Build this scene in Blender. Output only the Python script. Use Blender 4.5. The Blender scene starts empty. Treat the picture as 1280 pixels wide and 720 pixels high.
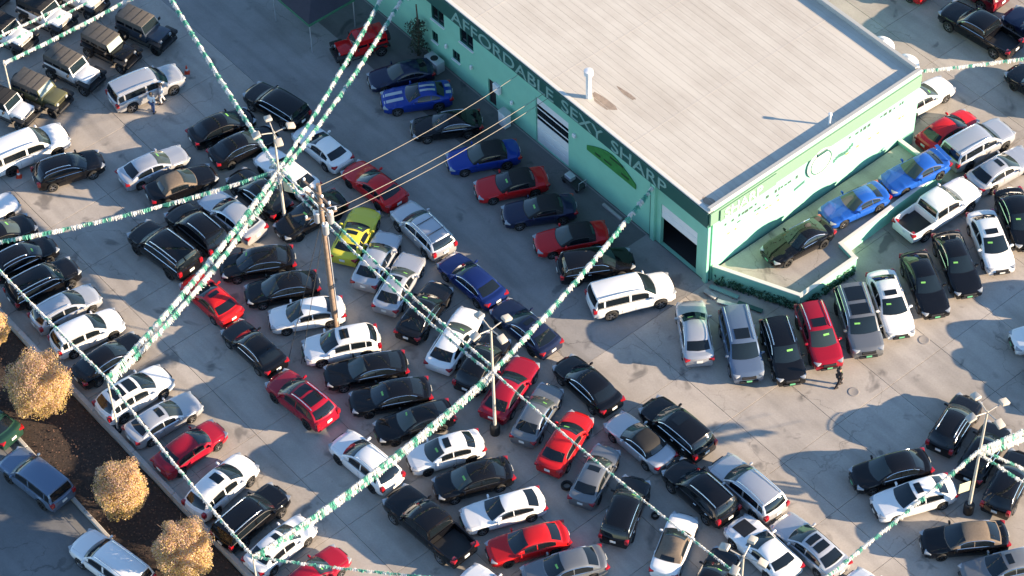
import bpy, bmesh, math, random
from mathutils import Vector, Matrix

random.seed(11)
rad = math.radians
S = bpy.context.scene
COL = S.collection

# ------------------------------------------------------------------ camera
PITCH, ROLL, DIST = rad(49.0), rad(-1.8), 155.0
cp, sp = math.cos(PITCH), math.sin(PITCH)
fwd = Vector((0, cp, -sp)); rt = Vector((1, 0, 0)); up = rt.cross(fwd)
rt, up = (math.cos(ROLL) * rt + math.sin(ROLL) * up, -math.sin(ROLL) * rt + math.cos(ROLL) * up)
cd = bpy.data.cameras.new('drone_camera'); cam = bpy.data.objects.new('drone_camera', cd); COL.objects.link(cam)
cam.matrix_world = Matrix(((rt.x, up.x, -fwd.x, 0), (rt.y, up.y, -fwd.y, -DIST * cp), (rt.z, up.z, -fwd.z, DIST * sp), (0, 0, 0, 1)))
cd.sensor_width = 36; cd.lens = 90.0; cd.clip_start = 1; cd.clip_end = 3000
S.camera = cam

# ------------------------------------------------------------------ sky, sun, exposure
SUN_AZ, SUN_EL = rad(-12.0), rad(14.0)
W = bpy.data.worlds.new('World'); S.world = W; W.use_nodes = True
nt = W.node_tree
sky = nt.nodes.new('ShaderNodeTexSky'); sky.sky_type = 'NISHITA'; sky.sun_disc = False
sky.sun_elevation = SUN_EL; sky.sun_rotation = math.pi / 2 - SUN_AZ
sky.air_density = 1.0; sky.dust_density = 0.0; sky.ozone_density = 2.3; sky.altitude = 1300
nt.links.new(sky.outputs[0], nt.nodes['Background'].inputs[0])
nt.nodes['Background'].inputs[1].default_value = 0.108
sd = bpy.data.lights.new('sun', 'SUN'); sun = bpy.data.objects.new('sun', sd); COL.objects.link(sun)
sd.energy = 5.0; sd.angle = rad(0.55); sd.color = (1.0, 0.78, 0.54)
sv = Vector((math.cos(SUN_AZ) * math.cos(SUN_EL), math.sin(SUN_AZ) * math.cos(SUN_EL), math.sin(SUN_EL)))
sun.rotation_euler = sv.to_track_quat('Z', 'Y').to_euler(); sun.location = sv * 80
S.view_settings.view_transform = 'Standard'; S.view_settings.look = 'None'
S.view_settings.gamma = 1.0; S.view_settings.use_curve_mapping = False
S.view_settings.exposure = 1.80
S.render.engine = 'CYCLES'
S.render.resolution_x = 1024; S.render.resolution_y = 576

# ------------------------------------------------------------------ materials
def new_mat(name):
    m = bpy.data.materials.new(name); m.use_nodes = True
    return m, m.node_tree, m.node_tree.nodes['Principled BSDF']

def mat(name, col, rough=0.6, metal=0.0, coat=0.0, spec=0.5, var=0.0, scale=3.0, bump=0.0, coords='Object', sheen=0.0):
    m, t, b = new_mat(name)
    b.inputs['Base Color'].default_value = (*col, 1); b.inputs['Roughness'].default_value = rough
    b.inputs['Metallic'].default_value = metal; b.inputs['Coat Weight'].default_value = coat
    b.inputs['Coat Roughness'].default_value = 0.04; b.inputs['Specular IOR Level'].default_value = spec
    if var or bump:
        tc = t.nodes.new('ShaderNodeTexCoord'); n = t.nodes.new('ShaderNodeTexNoise')
        n.inputs['Scale'].default_value = scale; n.inputs['Detail'].default_value = 6; n.inputs['Roughness'].default_value = 0.65
        t.links.new(tc.outputs[coords], n.inputs['Vector'])
        if var:
            mr = t.nodes.new('ShaderNodeMapRange'); mr.inputs[1].default_value = 0.25; mr.inputs[2].default_value = 0.75
            mr.inputs[3].default_value = 1 - var; mr.inputs[4].default_value = 1 + var
            mx = t.nodes.new('ShaderNodeMix'); mx.data_type = 'RGBA'; mx.blend_type = 'MULTIPLY'; mx.inputs[0].default_value = 1
            mx.inputs[6].default_value = (*col, 1)
            t.links.new(n.outputs[0], mr.inputs[0]); t.links.new(mr.outputs[0], mx.inputs[7]); t.links.new(mx.outputs[2], b.inputs['Base Color'])
        if bump:
            bp = t.nodes.new('ShaderNodeBump'); bp.inputs['Strength'].default_value = bump; bp.inputs['Distance'].default_value = 0.02
            t.links.new(n.outputs[0], bp.inputs['Height']); t.links.new(bp.outputs[0], b.inputs['Normal'])
    return m

def ground_mat(name, col, dark, tint=0.10, stain=0.5, crack=True, rough=0.85, patch=0.0):
    """Worn paving: per-piece tint, broad blotches, oil spots, fine grain, hairline cracks (position based)."""
    m, t, b = new_mat(name); L = t.links.new; N = t.nodes.new
    geo = N('ShaderNodeNewGeometry'); oi = N('ShaderNodeObjectInfo')
    def noise(sc, det=5, rg=0.6, dist=0.0):
        n = N('ShaderNodeTexNoise'); n.inputs['Scale'].default_value = sc; n.inputs['Detail'].default_value = det
        n.inputs['Roughness'].default_value = rg; n.inputs['Distortion'].default_value = dist
        L(geo.outputs['Position'], n.inputs['Vector']); return n.outputs[0]
    def rng(src, a0, a1, b0, b1):
        r = N('ShaderNodeMapRange'); r.inputs[1].default_value = a0; r.inputs[2].default_value = a1
        r.inputs[3].default_value = b0; r.inputs[4].default_value = b1; L(src, r.inputs[0]); return r.outputs[0]
    def mul(a, c):
        k = N('ShaderNodeMath'); k.operation = 'MULTIPLY'; L(a, k.inputs[0]); L(c, k.inputs[1]); return k.outputs[0]
    f = rng(oi.outputs['Random'], 0, 1, 1 - tint, 1 + tint)
    f = mul(f, rng(noise(0.12, 4), 0.3, 0.7, 0.74, 1.13))
    f = mul(f, rng(noise(0.7, 6, 0.7), 0.3, 0.7, 0.9, 1.07))
    f = mul(f, rng(noise(9.0, 4, 0.7), 0.3, 0.7, 0.92, 1.08))
    # tyre grime drawn out along the lane direction
    mp = N('ShaderNodeMapping'); mp.vector_type = 'TEXTURE'; mp.inputs['Rotation'].default_value = (0, 0, rad(128.8)); mp.inputs['Scale'].default_value = (8.0, 0.9, 1)
    L(geo.outputs['Position'], mp.inputs['Vector'])
    ns = N('ShaderNodeTexNoise'); ns.inputs['Scale'].default_value = 1.0; ns.inputs['Detail'].default_value = 4; L(mp.outputs[0], ns.inputs['Vector'])
    f = mul(f, rng(ns.outputs[0], 0.48, 0.72, 1.0, 0.80))
    if crack:
        vo = N('ShaderNodeTexVoronoi'); vo.feature = 'DISTANCE_TO_EDGE'; vo.inputs['Scale'].default_value = 0.16
        wn = N('ShaderNodeTexNoise'); wn.inputs['Scale'].default_value = 0.9; wn.inputs['Detail'].default_value = 5
        L(geo.outputs['Position'], wn.inputs['Vector'])
        va = N('ShaderNodeVectorMath'); va.operation = 'MULTIPLY_ADD'; va.inputs[1].default_value = (2.4, 2.4, 0); L(wn.outputs['Color'], va.inputs[0]); L(geo.outputs['Position'], va.inputs[2])
        L(va.outputs[0], vo.inputs['Vector'])
        line = rng(vo.outputs['Distance'], 0.0, 0.006, 0.0, 1.0)
        gate = rng(noise(0.09, 2), 0.5, 0.56, 1.0, 0.0)
        k = N('ShaderNodeMath'); k.operation = 'MAXIMUM'; L(line, k.inputs[0]); L(gate, k.inputs[1])
        f = mul(f, rng(k.outputs[0], 0, 1, 0.62, 1.0))
    spots = rng(noise(0.55, 3, 0.55, 0.6), 0.62, 0.71, 0, stain)
    dv = N('ShaderNodeTexVoronoi'); dv.inputs['Scale'].default_value = .42; dv.inputs['Randomness'].default_value = 1.0; L(geo.outputs['Position'], dv.inputs['Vector'])
    drip = rng(dv.outputs['Distance'], .06, .16, stain * .8, 0.0)
    dg = N('ShaderNodeMath'); dg.operation = 'MULTIPLY'; L(drip, dg.inputs[0]); L(rng(noise(2.2, 3), .42, .58, 0.0, 1.0), dg.inputs[1])
    sm_ = N('ShaderNodeMath'); sm_.operation = 'MAXIMUM'; L(spots, sm_.inputs[0]); L(dg.outputs[0], sm_.inputs[1]); spots = sm_.outputs[0]
    c1 = N('ShaderNodeMix'); c1.data_type = 'RGBA'; c1.blend_type = 'MULTIPLY'; c1.inputs[0].default_value = 1; c1.inputs[6].default_value = (*col, 1); L(f, c1.inputs[7])
    c2 = N('ShaderNodeMix'); c2.data_type = 'RGBA'; L(spots, c2.inputs[0]); L(c1.outputs[2], c2.inputs[6]); c2.inputs[7].default_value = (*dark, 1)
    L(c2.outputs[2], b.inputs['Base Color']); b.inputs['Roughness'].default_value = rough; b.inputs['Specular IOR Level'].default_value = 0.3
    bp = N('ShaderNodeBump'); bp.inputs['Strength'].default_value = 0.25; bp.inputs['Distance'].default_value = 0.01
    L(noise(14, 4, 0.7), bp.inputs['Height']); L(bp.outputs[0], b.inputs['Normal'])
    return m

def paint(name, col, metal=0.0, rough=0.35):
    m = mat(name, col, rough=rough, metal=metal, coat=.9, spec=(.35 if metal > .4 else .04))
    t = m.node_tree; b = t.nodes['Principled BSDF']
    # a film of dust, heavier on some cars than others
    oi = t.nodes.new('ShaderNodeObjectInfo'); n = t.nodes.new('ShaderNodeTexNoise'); n.inputs['Scale'].default_value = 2.2; n.inputs['Detail'].default_value = 5
    tc = t.nodes.new('ShaderNodeTexCoord'); t.links.new(tc.outputs['Object'], n.inputs['Vector'])
    k = t.nodes.new('ShaderNodeMath'); k.operation = 'MULTIPLY'; t.links.new(oi.outputs['Random'], k.inputs[0]); t.links.new(n.outputs[0], k.inputs[1])
    r = t.nodes.new('ShaderNodeMapRange'); r.inputs[3].default_value = 0.0; r.inputs[4].default_value = 0.012; t.links.new(k.outputs[0], r.inputs[0])
    mx = t.nodes.new('ShaderNodeMix'); mx.data_type = 'RGBA'; mx.inputs[6].default_value = (*col, 1); mx.inputs[7].default_value = (0.3, 0.27, 0.23, 1)
    t.links.new(r.outputs[0], mx.inputs[0]); t.links.new(mx.outputs[2], b.inputs['Base Color'])
    r2 = t.nodes.new('ShaderNodeMapRange'); r2.inputs[3].default_value = 0.02; r2.inputs[4].default_value = 0.09; t.links.new(k.outputs[0], r2.inputs[0])
    t.links.new(r2.outputs[0], b.inputs['Coat Roughness'])
    return m

PAINT = {
    'white': paint('paint_white', (0.72, 0.72, 0.71)), 'silver': paint('paint_silver', (0.47, 0.48, 0.50), 0.55, 0.4),
    'gray': paint('paint_grey', (0.17, 0.18, 0.19), 0.5, 0.4), 'black': paint('paint_black', (0.0035, 0.0035, 0.0045)),
    'navy': paint('paint_navy', (0.010, 0.016, 0.045), 0.2), 'blue': paint('paint_dark_blue', (0.008, 0.022, 0.12), 0.3),
    'royal': paint('paint_royal_blue', (0.008, 0.035, 0.24), 0.2), 'brightblue': paint('paint_bright_blue', (0.015, 0.085, 0.38)),
    'red': paint('paint_red', (0.46, 0.010, 0.012)), 'crimson': paint('paint_crimson', (0.27, 0.006, 0.020)),
    'maroon': paint('paint_maroon', (0.10, 0.004, 0.012)), 'yellow': paint('paint_yellow', (0.60, 0.53, 0.05)),
    'olive': paint('paint_olive', (0.10, 0.10, 0.05)), 'slate': paint('paint_slate', (0.055, 0.07, 0.095), 0.3),
    'slateblue': paint('paint_slate_blue', (0.12, 0.17, 0.25), 0.4), 'green': paint('paint_dark_green', (0.015, 0.05, 0.035), 0.2)}
GLASS = mat('tinted_glass', (0.006, 0.009, 0.012), rough=0.03, spec=0.5, coat=0.15)
SCREEN = mat('windscreen_glass', (0.010, 0.017, 0.022), rough=0.03, spec=0.5, coat=0.2)
SCREENS = [SCREEN, SCREEN, mat('windscreen_dash', (0.025, 0.036, 0.038), rough=0.05, spec=0.5, coat=0.2), mat('windscreen_shade', (0.05, 0.065, 0.06), rough=0.06, spec=0.5, coat=0.2)]  # paler glass colours stand in for a lit dash and sunshade behind
CLEAR = mat('pale_windscreen', (0.30, 0.36, 0.33), rough=0.05, spec=0.6, coat=0.6)
TRIM = mat('black_trim', (0.012, 0.012, 0.013), rough=0.5)
FABRIC = mat('black_fabric_top', (0.010, 0.010, 0.011), rough=0.85, var=0.3, scale=20)
BROWN = mat('brown_fabric_top', (0.15, 0.115, 0.085), rough=0.9, var=0.2, scale=9)
TANTOP = mat('faded_top', (0.085, 0.075, 0.065), rough=0.85, var=0.25, scale=6)
TYRE = mat('tyre_rubber', (0.012, 0.012, 0.012), rough=0.8)
RIM = mat('wheel_alloy', (0.42, 0.42, 0.43), rough=0.3, metal=0.9)
CHROME = mat('chrome', (0.7, 0.7, 0.7), rough=0.12, metal=1.0)
LAMP = mat('headlamp', (0.30, 0.32, 0.34), rough=0.08, coat=1.0)
TAIL = mat('tail_lamp', (0.28, 0.006, 0.010), rough=0.15, coat=1.0)
PLATE = mat('number_plate', (0.65, 0.66, 0.62), rough=0.5)
TAGG = mat('price_sticker', (0.17, 0.46, 0.10), rough=0.5)
DEALER = mat('dealer_plate', (0.12, 0.42, 0.22), rough=0.5)
CONCRETE = ground_mat('worn_concrete', (0.395, 0.355, 0.31), (0.09, 0.085, 0.08), tint=0.06, stain=0.65)
ASPHALT = ground_mat('lane_asphalt', (0.265, 0.252, 0.238), (0.08, 0.08, 0.08), stain=0.6)
STREET = ground_mat('street_asphalt', (0.17, 0.17, 0.17), (0.06, 0.06, 0.06), stain=0.3)
JOINT = mat('joint_dirt', (0.17, 0.155, 0.14), rough=0.95, var=0.3, scale=1.0)
KERB = ground_mat('kerb_concrete', (0.40, 0.38, 0.35), (0.10, 0.09, 0.08), stain=0.4, crack=False)
MULCH = mat('bark_mulch', (0.040, 0.027, 0.020), rough=1.0, var=0.6, scale=7, bump=1.0)
TEAL = mat('teal_wall_paint', (0.225, 0.53, 0.39), rough=0.75, var=0.06, scale=0.8, bump=0.15)
DKTEAL = mat('dark_green_metal', (0.018, 0.085, 0.072), rough=0.5)
BAND = mat('pale_green_band', (0.15, 0.29, 0.19), rough=0.6)
PALE = mat('letter_paint', (0.19, 0.34, 0.30), rough=0.6)
ROOFM = mat('cream_roof_sheet', (0.50, 0.465, 0.425), rough=0.7, var=0.08, scale=0.35, coords='Object')
COPING = mat('parapet_coping', (0.40, 0.40, 0.37), rough=0.6)
FLASH = mat('cream_flashing', (0.62, 0.59, 0.53), rough=0.6)
WALLW = mat('white_enamel', (0.70, 0.71, 0.70), rough=0.5, var=0.05, scale=2)
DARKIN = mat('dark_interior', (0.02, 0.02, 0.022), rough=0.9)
GREENS = mat('banner_green', (0.035, 0.20, 0.045), rough=0.6, var=0.3, scale=2)
GREEND = mat('banner_dark', (0.012, 0.05, 0.015), rough=0.6)
POLE = mat('cream_pole_paint', (0.42, 0.39, 0.335), rough=0.5, var=0.1, scale=2)
WOOD = mat('weathered_pole_wood', (0.21, 0.15, 0.11), rough=0.9, var=0.35, scale=5, bump=0.4)
GALV = mat('galvanised_steel', (0.48, 0.50, 0.52), rough=0.45, metal=0.5, var=0.1)
WIRE = mat('cable', (0.20, 0.18, 0.145), rough=0.6)
DKWIRE = mat('dark_cable', (0.03, 0.03, 0.03), rough=0.6)
SIGNY = mat('pale_yellow_sign', (0.55, 0.54, 0.36), rough=0.5)
def film(name, col):
    m, t, b = new_mat(name); b.inputs['Base Color'].default_value = (*col, 1); b.inputs['Roughness'].default_value = .45
    tr = t.nodes.new('ShaderNodeBsdfTranslucent'); tr.inputs[0].default_value = (*col, 1); mx = t.nodes.new('ShaderNodeMixShader'); mx.inputs[0].default_value = .5
    t.links.new(b.outputs[0], mx.inputs[1]); t.links.new(tr.outputs[0], mx.inputs[2]); t.links.new(mx.outputs[0], t.nodes['Material Output'].inputs[0]); return m
PENW = film('pennant_white', (0.84, 0.84, 0.82)); PENG = film('pennant_green', (0.16, 0.52, 0.41))
ORANGE = mat('cone_orange', (0.65, 0.06, 0.02), rough=0.5)
BARK = mat('bark', (0.09, 0.065, 0.05), rough=0.95, var=0.4, scale=8, bump=0.6)

# ------------------------------------------------------------------ mesh helpers
def mk(name, v, f, smooth=None):
    me = bpy.data.meshes.new(name); me.from_pydata([tuple(p) for p in v], [], f); me.update()
    if smooth is not None:
        me.shade_smooth()
        me.set_sharp_from_angle(angle=rad(smooth))
    return me

class MB:
    def __init__(s): s.v = []; s.f = []
    def add(s, v, f, M=None):
        k = len(s.v); s.v += [(M @ Vector(p)) if M is not None else Vector(p) for p in v]; s.f += [tuple(i + k for i in q) for q in f]; return s
    def box(s, c, d, M=None):
        x, y, z = c; a, b, h = d[0] / 2, d[1] / 2, d[2] / 2
        v = [(x + i * a, y + j * b, z + k * h) for i in (-1, 1) for j in (-1, 1) for k in (-1, 1)]
        return s.add(v, [(0, 1, 3, 2), (4, 6, 7, 5), (0, 4, 5, 1), (2, 3, 7, 6), (0, 2, 6, 4), (1, 5, 7, 3)], M)
    def bbox(s, c, d, bev=0.03, seg=1, M=None):
        bm = bmesh.new(); bmesh.ops.create_cube(bm, size=1); bmesh.ops.scale(bm, vec=d, verts=bm.verts)
        bmesh.ops.bevel(bm, geom=bm.edges[:], offset=min(bev, min(d) * 0.45), segments=seg, affect='EDGES', profile=0.5)
        bmesh.ops.translate(bm, vec=c, verts=bm.verts); bm.verts.index_update()
        s.add([p.co.copy() for p in bm.verts], [tuple(q.index for q in f.verts) for f in bm.faces], M); bm.free(); return s
    def tube(s, p0, p1, r0, r1=None, n=8, cap=True):
        r1 = r0 if r1 is None else r1; p0 = Vector(p0); p1 = Vector(p1); d = (p1 - p0).normalized()
        e = d.orthogonal().normalized(); g = d.cross(e); v = []; f = []
        for p, r in ((p0, r0), (p1, r1)):
            for i in range(n):
                w = 2 * math.pi * i / n; v.append(p + (e * math.cos(w) + g * math.sin(w)) * r)
        for i in range(n): f.append((i, (i + 1) % n, n + (i + 1) % n, n + i))
        if cap: f += [tuple(range(n))[::-1], tuple(range(n, 2 * n))]
        return s.add(v, f)
    def path(s, pts, r, n=5):
        k = 0; v = []; f = []
        for j, p in enumerate(pts):
            d = (pts[min(j + 1, len(pts) - 1)] - pts[max(j - 1, 0)]).normalized()
            e = d.cross(Vector((0, 0, 1)))
            e = e.normalized() if e.length > 1e-4 else Vector((1, 0, 0)); g = d.cross(e)
            rr = r[j] if isinstance(r, (list, tuple)) else r
            for i in range(n):
                w = 2 * math.pi * i / n; v.append(p + (e * math.cos(w) + g * math.sin(w)) * rr)
        for j in range(len(pts) - 1):
            for i in range(n): f.append((j * n + i, j * n + (i + 1) % n, (j + 1) * n + (i + 1) % n, (j + 1) * n + i))
        f += [tuple(range(n))[::-1], tuple(range((len(pts) - 1) * n, len(pts) * n))]
        return s.add(v, f)
    def lathe(s, prof, n=16, axis='y', M=None):
        v = []; f = []
        for r, h in prof:
            for i in range(n):
                w = 2 * math.pi * i / n
                v.append((r * math.cos(w), h, r * math.sin(w)) if axis == 'y' else (r * math.cos(w), r * math.sin(w), h))
        for j in range(len(prof) - 1):
            for i in range(n): f.append((j * n + i, (j + 1) * n + i, (j + 1) * n + (i + 1) % n, j * n + (i + 1) % n))
        return s.add(v, f, M)
    def grid(s, fn, us, vs):
        v = [fn(a, b) for a in us for b in vs]; m = len(vs)
        f = [(i * m + j, i * m + j + 1, (i + 1) * m + j + 1, (i + 1) * m + j) for i in range(len(us) - 1) for j in range(m - 1)]
        return s.add(v, f)
    def mesh(s, name, smooth=None): return mk(name, s.v, s.f, smooth)

def link(name, me, material, parent=None, loc=None, rot=None, scale=None):
    o = bpy.data.objects.new(name, me); COL.objects.link(o)
    if me is not None and material is not None:
        if not len(me.materials): me.materials.append(None)
        o.material_slots[0].link = 'OBJECT'; o.material_slots[0].material = material
    if parent is not None: o.parent = parent
    if loc is not None: o.location = loc
    if rot is not None: o.rotation_euler = rot
    if scale is not None: o.scale = scale
    return o

def tag(o, label, cat, group=None):
    o['label'] = label; o['category'] = cat
    if group: o['group'] = group
    return o
def thing(name, label, cat, loc=(0, 0, 0), rz=0.0, group=None, scale=None):
    o = link(name, None, None, None, loc, (0, 0, rz), scale); return tag(o, label, cat, group)
def structure(o): o['kind'] = 'structure'; return o

# building axes: a runs along the long green wall, b along the street wall; origin at the near corner
BO = Vector((11.8, -0.04, 0)); BT = rad(128.8)
AX = Vector((math.cos(BT), math.sin(BT), 0)); BX = Vector((math.sin(BT), -math.cos(BT), 0))
def bl(a, b, z=0.0): return BO + AX * a + BX * b + Vector((0, 0, z))
BM = Matrix(((AX.x, BX.x, 0, BO.x), (AX.y, BX.y, 0, BO.y), (0, 0, 1, 0), (0, 0, 0, 1)))

# ------------------------------------------------------------------ ground
g = MB(); g.box((0, 0, -0.60), (1600, 1600, 0.3)); structure(link('ground', g.mesh('ground'), JOINT))
pav = structure(link('lot_pavement', MB().box((10, 13.7, -0.10), (92, 94.6, 0.1), BM).mesh('lot_pavement'), JOINT))
SL = 4.3
slab_me = MB().bbox((0, 0, -0.03), (SL - 0.022, SL - 0.022, 0.06), 0.006).mesh('slab')
def in_view(p, mx=1.12):
    d = p - cam.matrix_world.translation; z = d.dot(fwd)
    return abs(d.dot(rt) / z * 5) < mx and abs(d.dot(up) / z * 5 * 16 / 9) < mx * 1.02
ns = 0
for i in range(-9, 14):
    for j in range(-7, 11):
        a, b, wb_ = (i + 0.5) * SL, (j + 0.5) * SL - 6.05, 1.0
        if j == -7: wb_ = 1.72 / SL; b = -31.85 - 0.86
        if b < -10.4 or a < 0 or b > 17.0:
            p = bl(a, b)
            if in_view(p, 1.2):
                link('slab', slab_me, CONCRETE, pav, (p.x, p.y, 0.0 + random.uniform(-0.004, 0.004)), (random.uniform(-.001, .001), random.uniform(-.001, .001), BT + (random.choice((0, math.pi / 2)) if wb_ == 1.0 else 0)), (1, wb_, 1))
                ns += 1
# fill strip between slabs and the wall line, darker asphalt lane beside the building
structure(link('asphalt_lane', MB().box((30, -5.2, -0.04), (59.98, 10.28, 0.08), BM).mesh('asphalt_lane'), ASPHALT))
structure(link('wallside_strip', MB().box((33, -1.95, -0.036), (55.4, 3.6, 0.08), BM).mesh('wallside_strip'), ground_mat('wallside_dark', (0.15, 0.147, 0.143), (0.04, 0.04, 0.04), stain=.7)))  # darker strip of ground along the foot of the long wall
structure(link('floor_inside', MB().box((24, 9, -0.06), (48, 17.6, 0.10), BM).mesh('floor_inside'), DARKIN))  # floor coloured near black to stand in for the unlit interior's shade
# retaining edge wall, mulch bed, kerb, street
edge = thing('edge_wall', 'long low concrete wall between the lot and the mulch bed', 'wall', bl(10, -33.75), BT)
for k in range(-9, 12):
    link('wall_block', MB().bbox((k * 4.0, 0, 0.06), (3.975, 0.28, 0.66), 0.02).mesh('wall_block') if k == -9 else bpy.data.meshes['wall_block'], KERB, edge)
    COL.objects[-1].location = ((k + 9) * 4.0, 0, 0)
bed = MB()
def bedz(u, v): return bl(u, v, -0.12 + 0.10 * math.sin(u * 1.7 + v * 2.1) * 0.4 + random.uniform(-.05, .05))
bed.grid(bedz, [-40 + 0.5 * i for i in range(180)], [-38.0 + 0.5 * i for i in range(9)])
structure(link('mulch_bed', bed.mesh('mulch_bed', 60), MULCH))
kb = structure(link('kerb', None, None, None, bl(0, -38.15), (0, 0, BT)))
kerb_me = MB().bbox((0, 0, -0.03), (2.97, 0.22, 0.34), 0.03).mesh('kerb_stone')
for k in range(-12, 14): link('kerb_stone', kerb_me, KERB, kb, (k * 3.0, 0, 0))
structure(link('gutter', MB().box((5, -38.75, -0.115), (110, 0.9, 0.05), BM).mesh('gutter'), ground_mat('gutter_concrete', (0.17, 0.165, 0.155), (0.05, 0.05, 0.05), crack=False)))
structure(link('street', MB().box((5, -52, -0.128), (120, 26, 0.05), BM).mesh('street'), STREET))

# ------------------------------------------------------------------ vehicles
def interp(pts, x):
    if x >= pts[0][0]: return pts[0][1]
    for (x0, z0), (x1, z1) in zip(pts, pts[1:]):
        if x1 <= x <= x0:
            return z0 + (z1 - z0) * (x0 - x) / max(1e-6, x0 - x1)
    return pts[-1][1]

def wheel_parts(r, w):
    ty = MB().lathe([(r * .62, -w / 2), (r * .92, -w / 2), (r, -w * .36), (r, w * .36), (r * .92, w / 2), (r * .62, w / 2)], 18).mesh('wheel', 40)
    rm = MB()
    rm.lathe([(r * .66, w * .30), (r * .66, w * .47), (r * .60, w * .47), (r * .58, w * .30)], 18)
    rm.lathe([(r * .16, w * .42), (0.001, w * .46)], 8)
    for k in range(5):
        M = Matrix.Rotation(k * 2 * math.pi / 5, 4, 'Y'); rm.box((r * .36, w * .40, 0), (r * .56, w * .1, r * .16), M)
    return ty, rm.mesh('rim', 40)

class Car:
    """One vehicle kind: an ordered list of (name, mesh, slot, loc, rot, children)."""
    def __init__(s): s.parts = []
    def p(s, name, me, slot, loc=(0, 0, 0), rot=(0, 0, 0), kids=()): s.parts.append((name, me, slot, loc, rot, kids)); return s

def wheels(c, xs, y, r, w):
    ty, rm = wheel_parts(r, w)
    for x in xs:
        for sgn in (1, -1):
            c.p('wheel', ty, 'tyre', (x, sgn * y, r), (0, 0, 0 if sgn > 0 else math.pi), [('rim', rm, 'rim')])

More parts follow.
